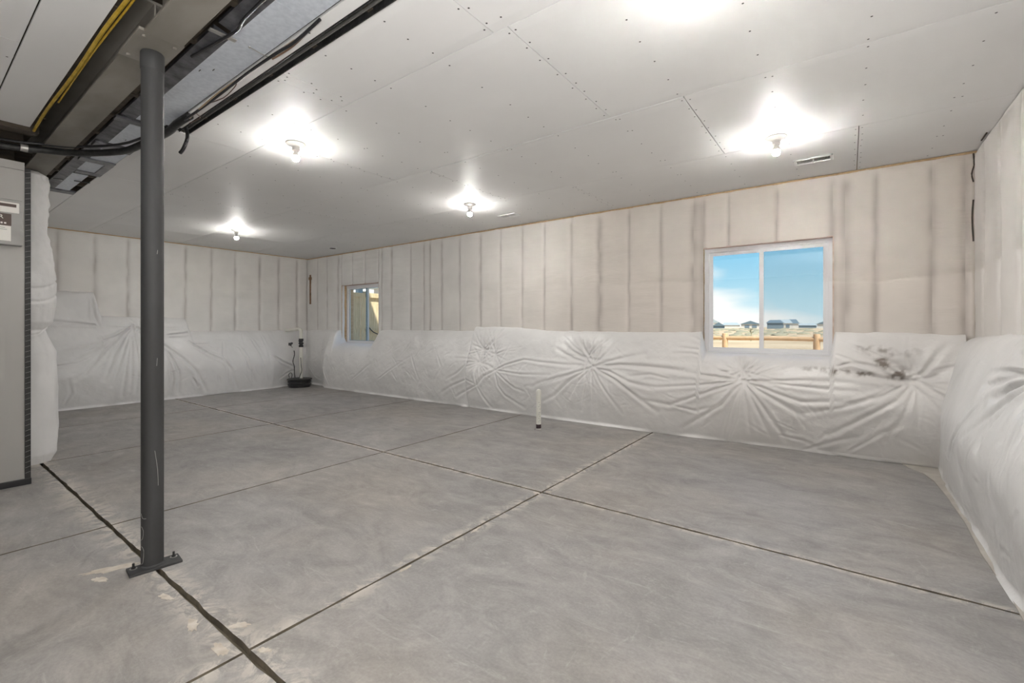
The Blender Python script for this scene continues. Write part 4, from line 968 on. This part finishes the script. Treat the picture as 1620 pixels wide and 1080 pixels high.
# ================================================================== OUTDOORS
GZ = .28
gr = struct(box('ground', 'field', None, -700, 700, WY + .27, 900, GZ - .5, GZ))
hm = MB(); hm.box(WX - .35, RX + .35, BACKY - .3, WY + .29, CZ + .34, 7.9); up = struct(hm.build('upper_storey', 'house_wall'))
# split rail fence beyond the large window
DV = lambda u, zc: None
def wp(u, zc):
    """point at horizontal bearing u and depth zc along the view axis"""
    c_, s_ = math.cos(math.radians(36.4)), math.sin(math.radians(36.4)); xc_ = (u - 810) / 723.0 * zc
    return Vector((c_ * xc_ - s_ * zc, s_ * xc_ + c_ * zc, 0))
A = wp(1147, 12.5); Bp = wp(1292, 11.1); dv = Bp - A; L_ = dv.length; dn = dv.normalized()
fr_ = empty('rail_fence', (A.x, A.y, GZ), 'low wooden split rail fence beyond the large window', 'fence')
for k in range(-3, 4):
    p = A + dv * k; r = .074
    m = MB(); m.lathe([(r, GZ), (r * .98, .9), (r, 1.035), (r * .9, 1.05)], (p.x, p.y, 0), 12); m.build('post', 'log_wood', fr_, True)
    if k < 3:
        q = A + dv * (k + 1)
        for z in (.925, .60):
            m = MB(); a = Vector((p.x, p.y, z)); b = Vector((q.x, q.y, z))
            m.tube([a, a + dn * .3 + Vector((0, 0, -.005)), (a + b) / 2 + Vector((0, 0, .006)), b], .058, 10); m.build('rail', 'log_wood', fr_, True)
FX = -11.2
wf = empty('board_fence', (FX, 8.0, GZ), 'tall pale wooden board fence with a framed gate outside the small window', 'fence')
for k in range(12):
    y = 6.2 + k * .143; box('board', 'fence_wood', wf, FX - .018 - (k % 2) * .004, FX, y, y + .1425, GZ + .04, 2.13)
for k in range(16):
    y = 8.07 + k * .143; box('board', 'fence_wood', wf, FX - .045 - (k % 2) * .004, FX - .02, y + .002, y + .141, GZ + .04, 2.13)
for a in ((6.2, 8.05, 2.075, 2.19), (6.2, 8.05, 1.19, 1.27), (6.2, 8.05, .40, .52)): box('cross_rail', 'fence_wood', wf, FX, FX + .035, *a)
box('cross_rail', 'fence_wood', wf, FX - .05, FX + .06, 8.07, 10.36, 2.07, 2.20); box('cross_rail', 'fence_wood', wf, FX - .02, FX + .03, 8.07, 10.36, 1.10, 1.19)
for y in (6.24, 7.92): box('stile', 'fence_wood', wf, FX, FX + .036, y, y + .12, GZ + .05, 2.19)
box('fence_post', 'fence_wood', wf, FX - .10, FX, 8.02, 8.12, GZ, 2.24)
box('post_cap', M['vinyl_gasket'], wf, FX - .12, FX + .02, 7.84, 7.98, 2.19, 2.36)
m = MB(); m.tube([(FX + .05, 8.18, 1.20), (FX + .06, 8.30, 1.08), (FX + .05, 8.50, 1.0)], .014, 8); thing1('garden_hose', 'dark hose sagging along the sunlit board fence', 'hose', m, 'rubber')
def house(u, zc, w, wh, rh, wall, roof, label, hip=.0, garage=0, d=9):
    c = wp(u, zc); s_ = zc / 723.0; W_ = w * s_ / 2; H_ = wh * s_ + .9; R_ = rh * s_; f = Vector((-c.x, -c.y, 0)).normalized(); x = Vector((-f.y, f.x, 0))
    r = empty('distant_house', (c.x, c.y, GZ), label, 'house')
    g = lambda a, b, z: c + x * a + f * b + Vector((0, 0, z))
    q = lambda z: [g(-W_, 0, z), g(W_, 0, z), g(W_, -d, z), g(-W_, -d, z)]
    m = MB(); m.faces(q(GZ) + q(GZ + H_), [(3, 2, 1, 0), (4, 5, 6, 7), (0, 1, 5, 4), (1, 2, 6, 5), (2, 3, 7, 6), (3, 0, 4, 7)]); m.build('wall', wall, r)
    o = .5; z = GZ + H_
    if hip < 0:   # gable facing the viewer
        v = [g(-W_ - o, o, z), g(W_ + o, o, z), g(W_ + o, -d, z), g(-W_ - o, -d, z), g(0, o, z + R_), g(0, -d, z + R_)]
        fs = [(0, 1, 4), (1, 2, 5, 4), (2, 3, 5), (3, 0, 4, 5), (0, 3, 2, 1)]
    else:
        v = [g(-W_ - o, o, z), g(W_ + o, o, z), g(W_ + o, -d, z), g(-W_ - o, -d, z), g(-W_ * (1 - hip), -d / 2, z + R_), g(W_ * (1 - hip), -d / 2, z + R_)]
        fs = [(0, 1, 5, 4), (1, 2, 5), (2, 3, 4, 5), (3, 0, 4), (0, 3, 2, 1)]
    m = MB(); m.faces(v, fs); m.build('roof', roof, r)
    for k in range(garage):
        a = -W_ * .6 + k * W_ * .8; m = MB(); p0 = g(a, .05, GZ); p1 = g(a + W_ * .5, .05, GZ + H_ * .7)
        m.faces([g(a, .12, GZ + H_ * .15), g(a + W_ * .5, .12, GZ + H_ * .15), g(a + W_ * .5, .12, GZ + H_ * .75), g(a, .12, GZ + H_ * .75), g(a, 0, GZ + H_ * .15), g(a + W_ * .5, 0, GZ + H_ * .15), g(a + W_ * .5, 0, GZ + H_ * .75), g(a, 0, GZ + H_ * .75)],
                [(0, 1, 2, 3), (0, 4, 5, 1), (1, 5, 6, 2), (2, 6, 7, 3), (3, 7, 4, 0)]); m.build('window', 'house_dark', r)
house(1128, 330, 20, 6, 6, 'house_wall', 'roof_light', 'pale far house at the left edge of the large window', -1)
house(1137, 250, 17, 1, 6, 'house_dark', 'roof', 'small dark gabled house in the left pane of the large window', -1)
house(1156, 290, 26, 2.5, 4, 'house_wall', 'roof_light', 'long house with a pale grey roof in the left pane', .3)
house(1187, 215, 26, 4, 5.5, 'house_wall', 'roof', 'white walled gabled house nearest the window mullion', -1, 2)
house(1226, 200, 22, 6, 5, 'house_dark', 'roof', 'large dark blue house at the left of the right pane', .35)
house(1241, 215, 20, 5.5, 6, 'house_wall', 'roof_light', 'pale house with garage door behind the large dark blue house', .3, 2)
house(1254, 230, 16, 5, 7, 'house_wall', 'roof', 'white house with a steep dark roof in the right pane', .4, 1)
house(1276, 320, 26, 2, 3.5, 'house_dark', 'roof_light', 'low grey house far off in the right pane', .25)
house(1301, 250, 14, 4, 4, 'house_wall', 'roof', 'white gabled house at the right edge of the right pane', -1)
c = wp(597, 34)
nb = empty('neighbour_house', (c.x, c.y, GZ), 'grey stucco neighbouring house above the board fence', 'house')
box('wall', 'stucco', nb, c.x, c.x + 9, c.y - .3, c.y + 8, GZ, 4.0); box('roof', 'roof_light', nb, c.x - .3, c.x + 9.4, c.y - .7, c.y + 8.4, 4.0, 4.3)
# sage clumps
rs = random.Random(5); m = MB(); bmesh.ops.create_icosphere(m.b, subdivisions=2, radius=1)
for v in m.b.verts:
    v.co *= 1 + .35 * (mnoise.noise(v.co * 2.2)); v.co.z = max(v.co.z, -.3)
me0 = None; used = []
for k in range(150):
    u = rs.uniform(1095, 1325); zc = rs.uniform(32, 190); c = wp(u, zc); s_ = rs.uniform(.3, .6) * (1 + zc / 130)
    if any((c - q).length < 1.6 * (s_ + w) for q, w in used): continue
    used.append((c, s_))
    if me0 is None: o = m.build('sage_bush', 'shrub', None, True); me0 = o.data
    else: o = link(bpy.data.objects.new('sage_bush', me0))
    o.location = (c.x, c.y, GZ + .02); o.scale = (s_, s_ * rs.uniform(.8, 1.2), s_ * .35); o.rotation_euler.z = rs.uniform(0, 6)
    tag(o, 'grey green sage bush dotted over the dry field', 'bush', 'sage bushes in the field')
c = wp(1188, 30); m = MB(); m.tube([(c.x, c.y, GZ), (c.x + .02, c.y, .8), (c.x - .03, c.y, 1.15)], .03, 6)
for k in range(7):
    a = k * 1.1; m.tube([(c.x - .02, c.y, .8 + k * .04), (c.x + .16 * math.cos(a), c.y + .16 * math.sin(a), .88 + k * .045)], .022, 5, 0)
thing1('sapling', 'thin bare dark sapling in the field seen through the left pane', 'sapling', m, 'shrub')
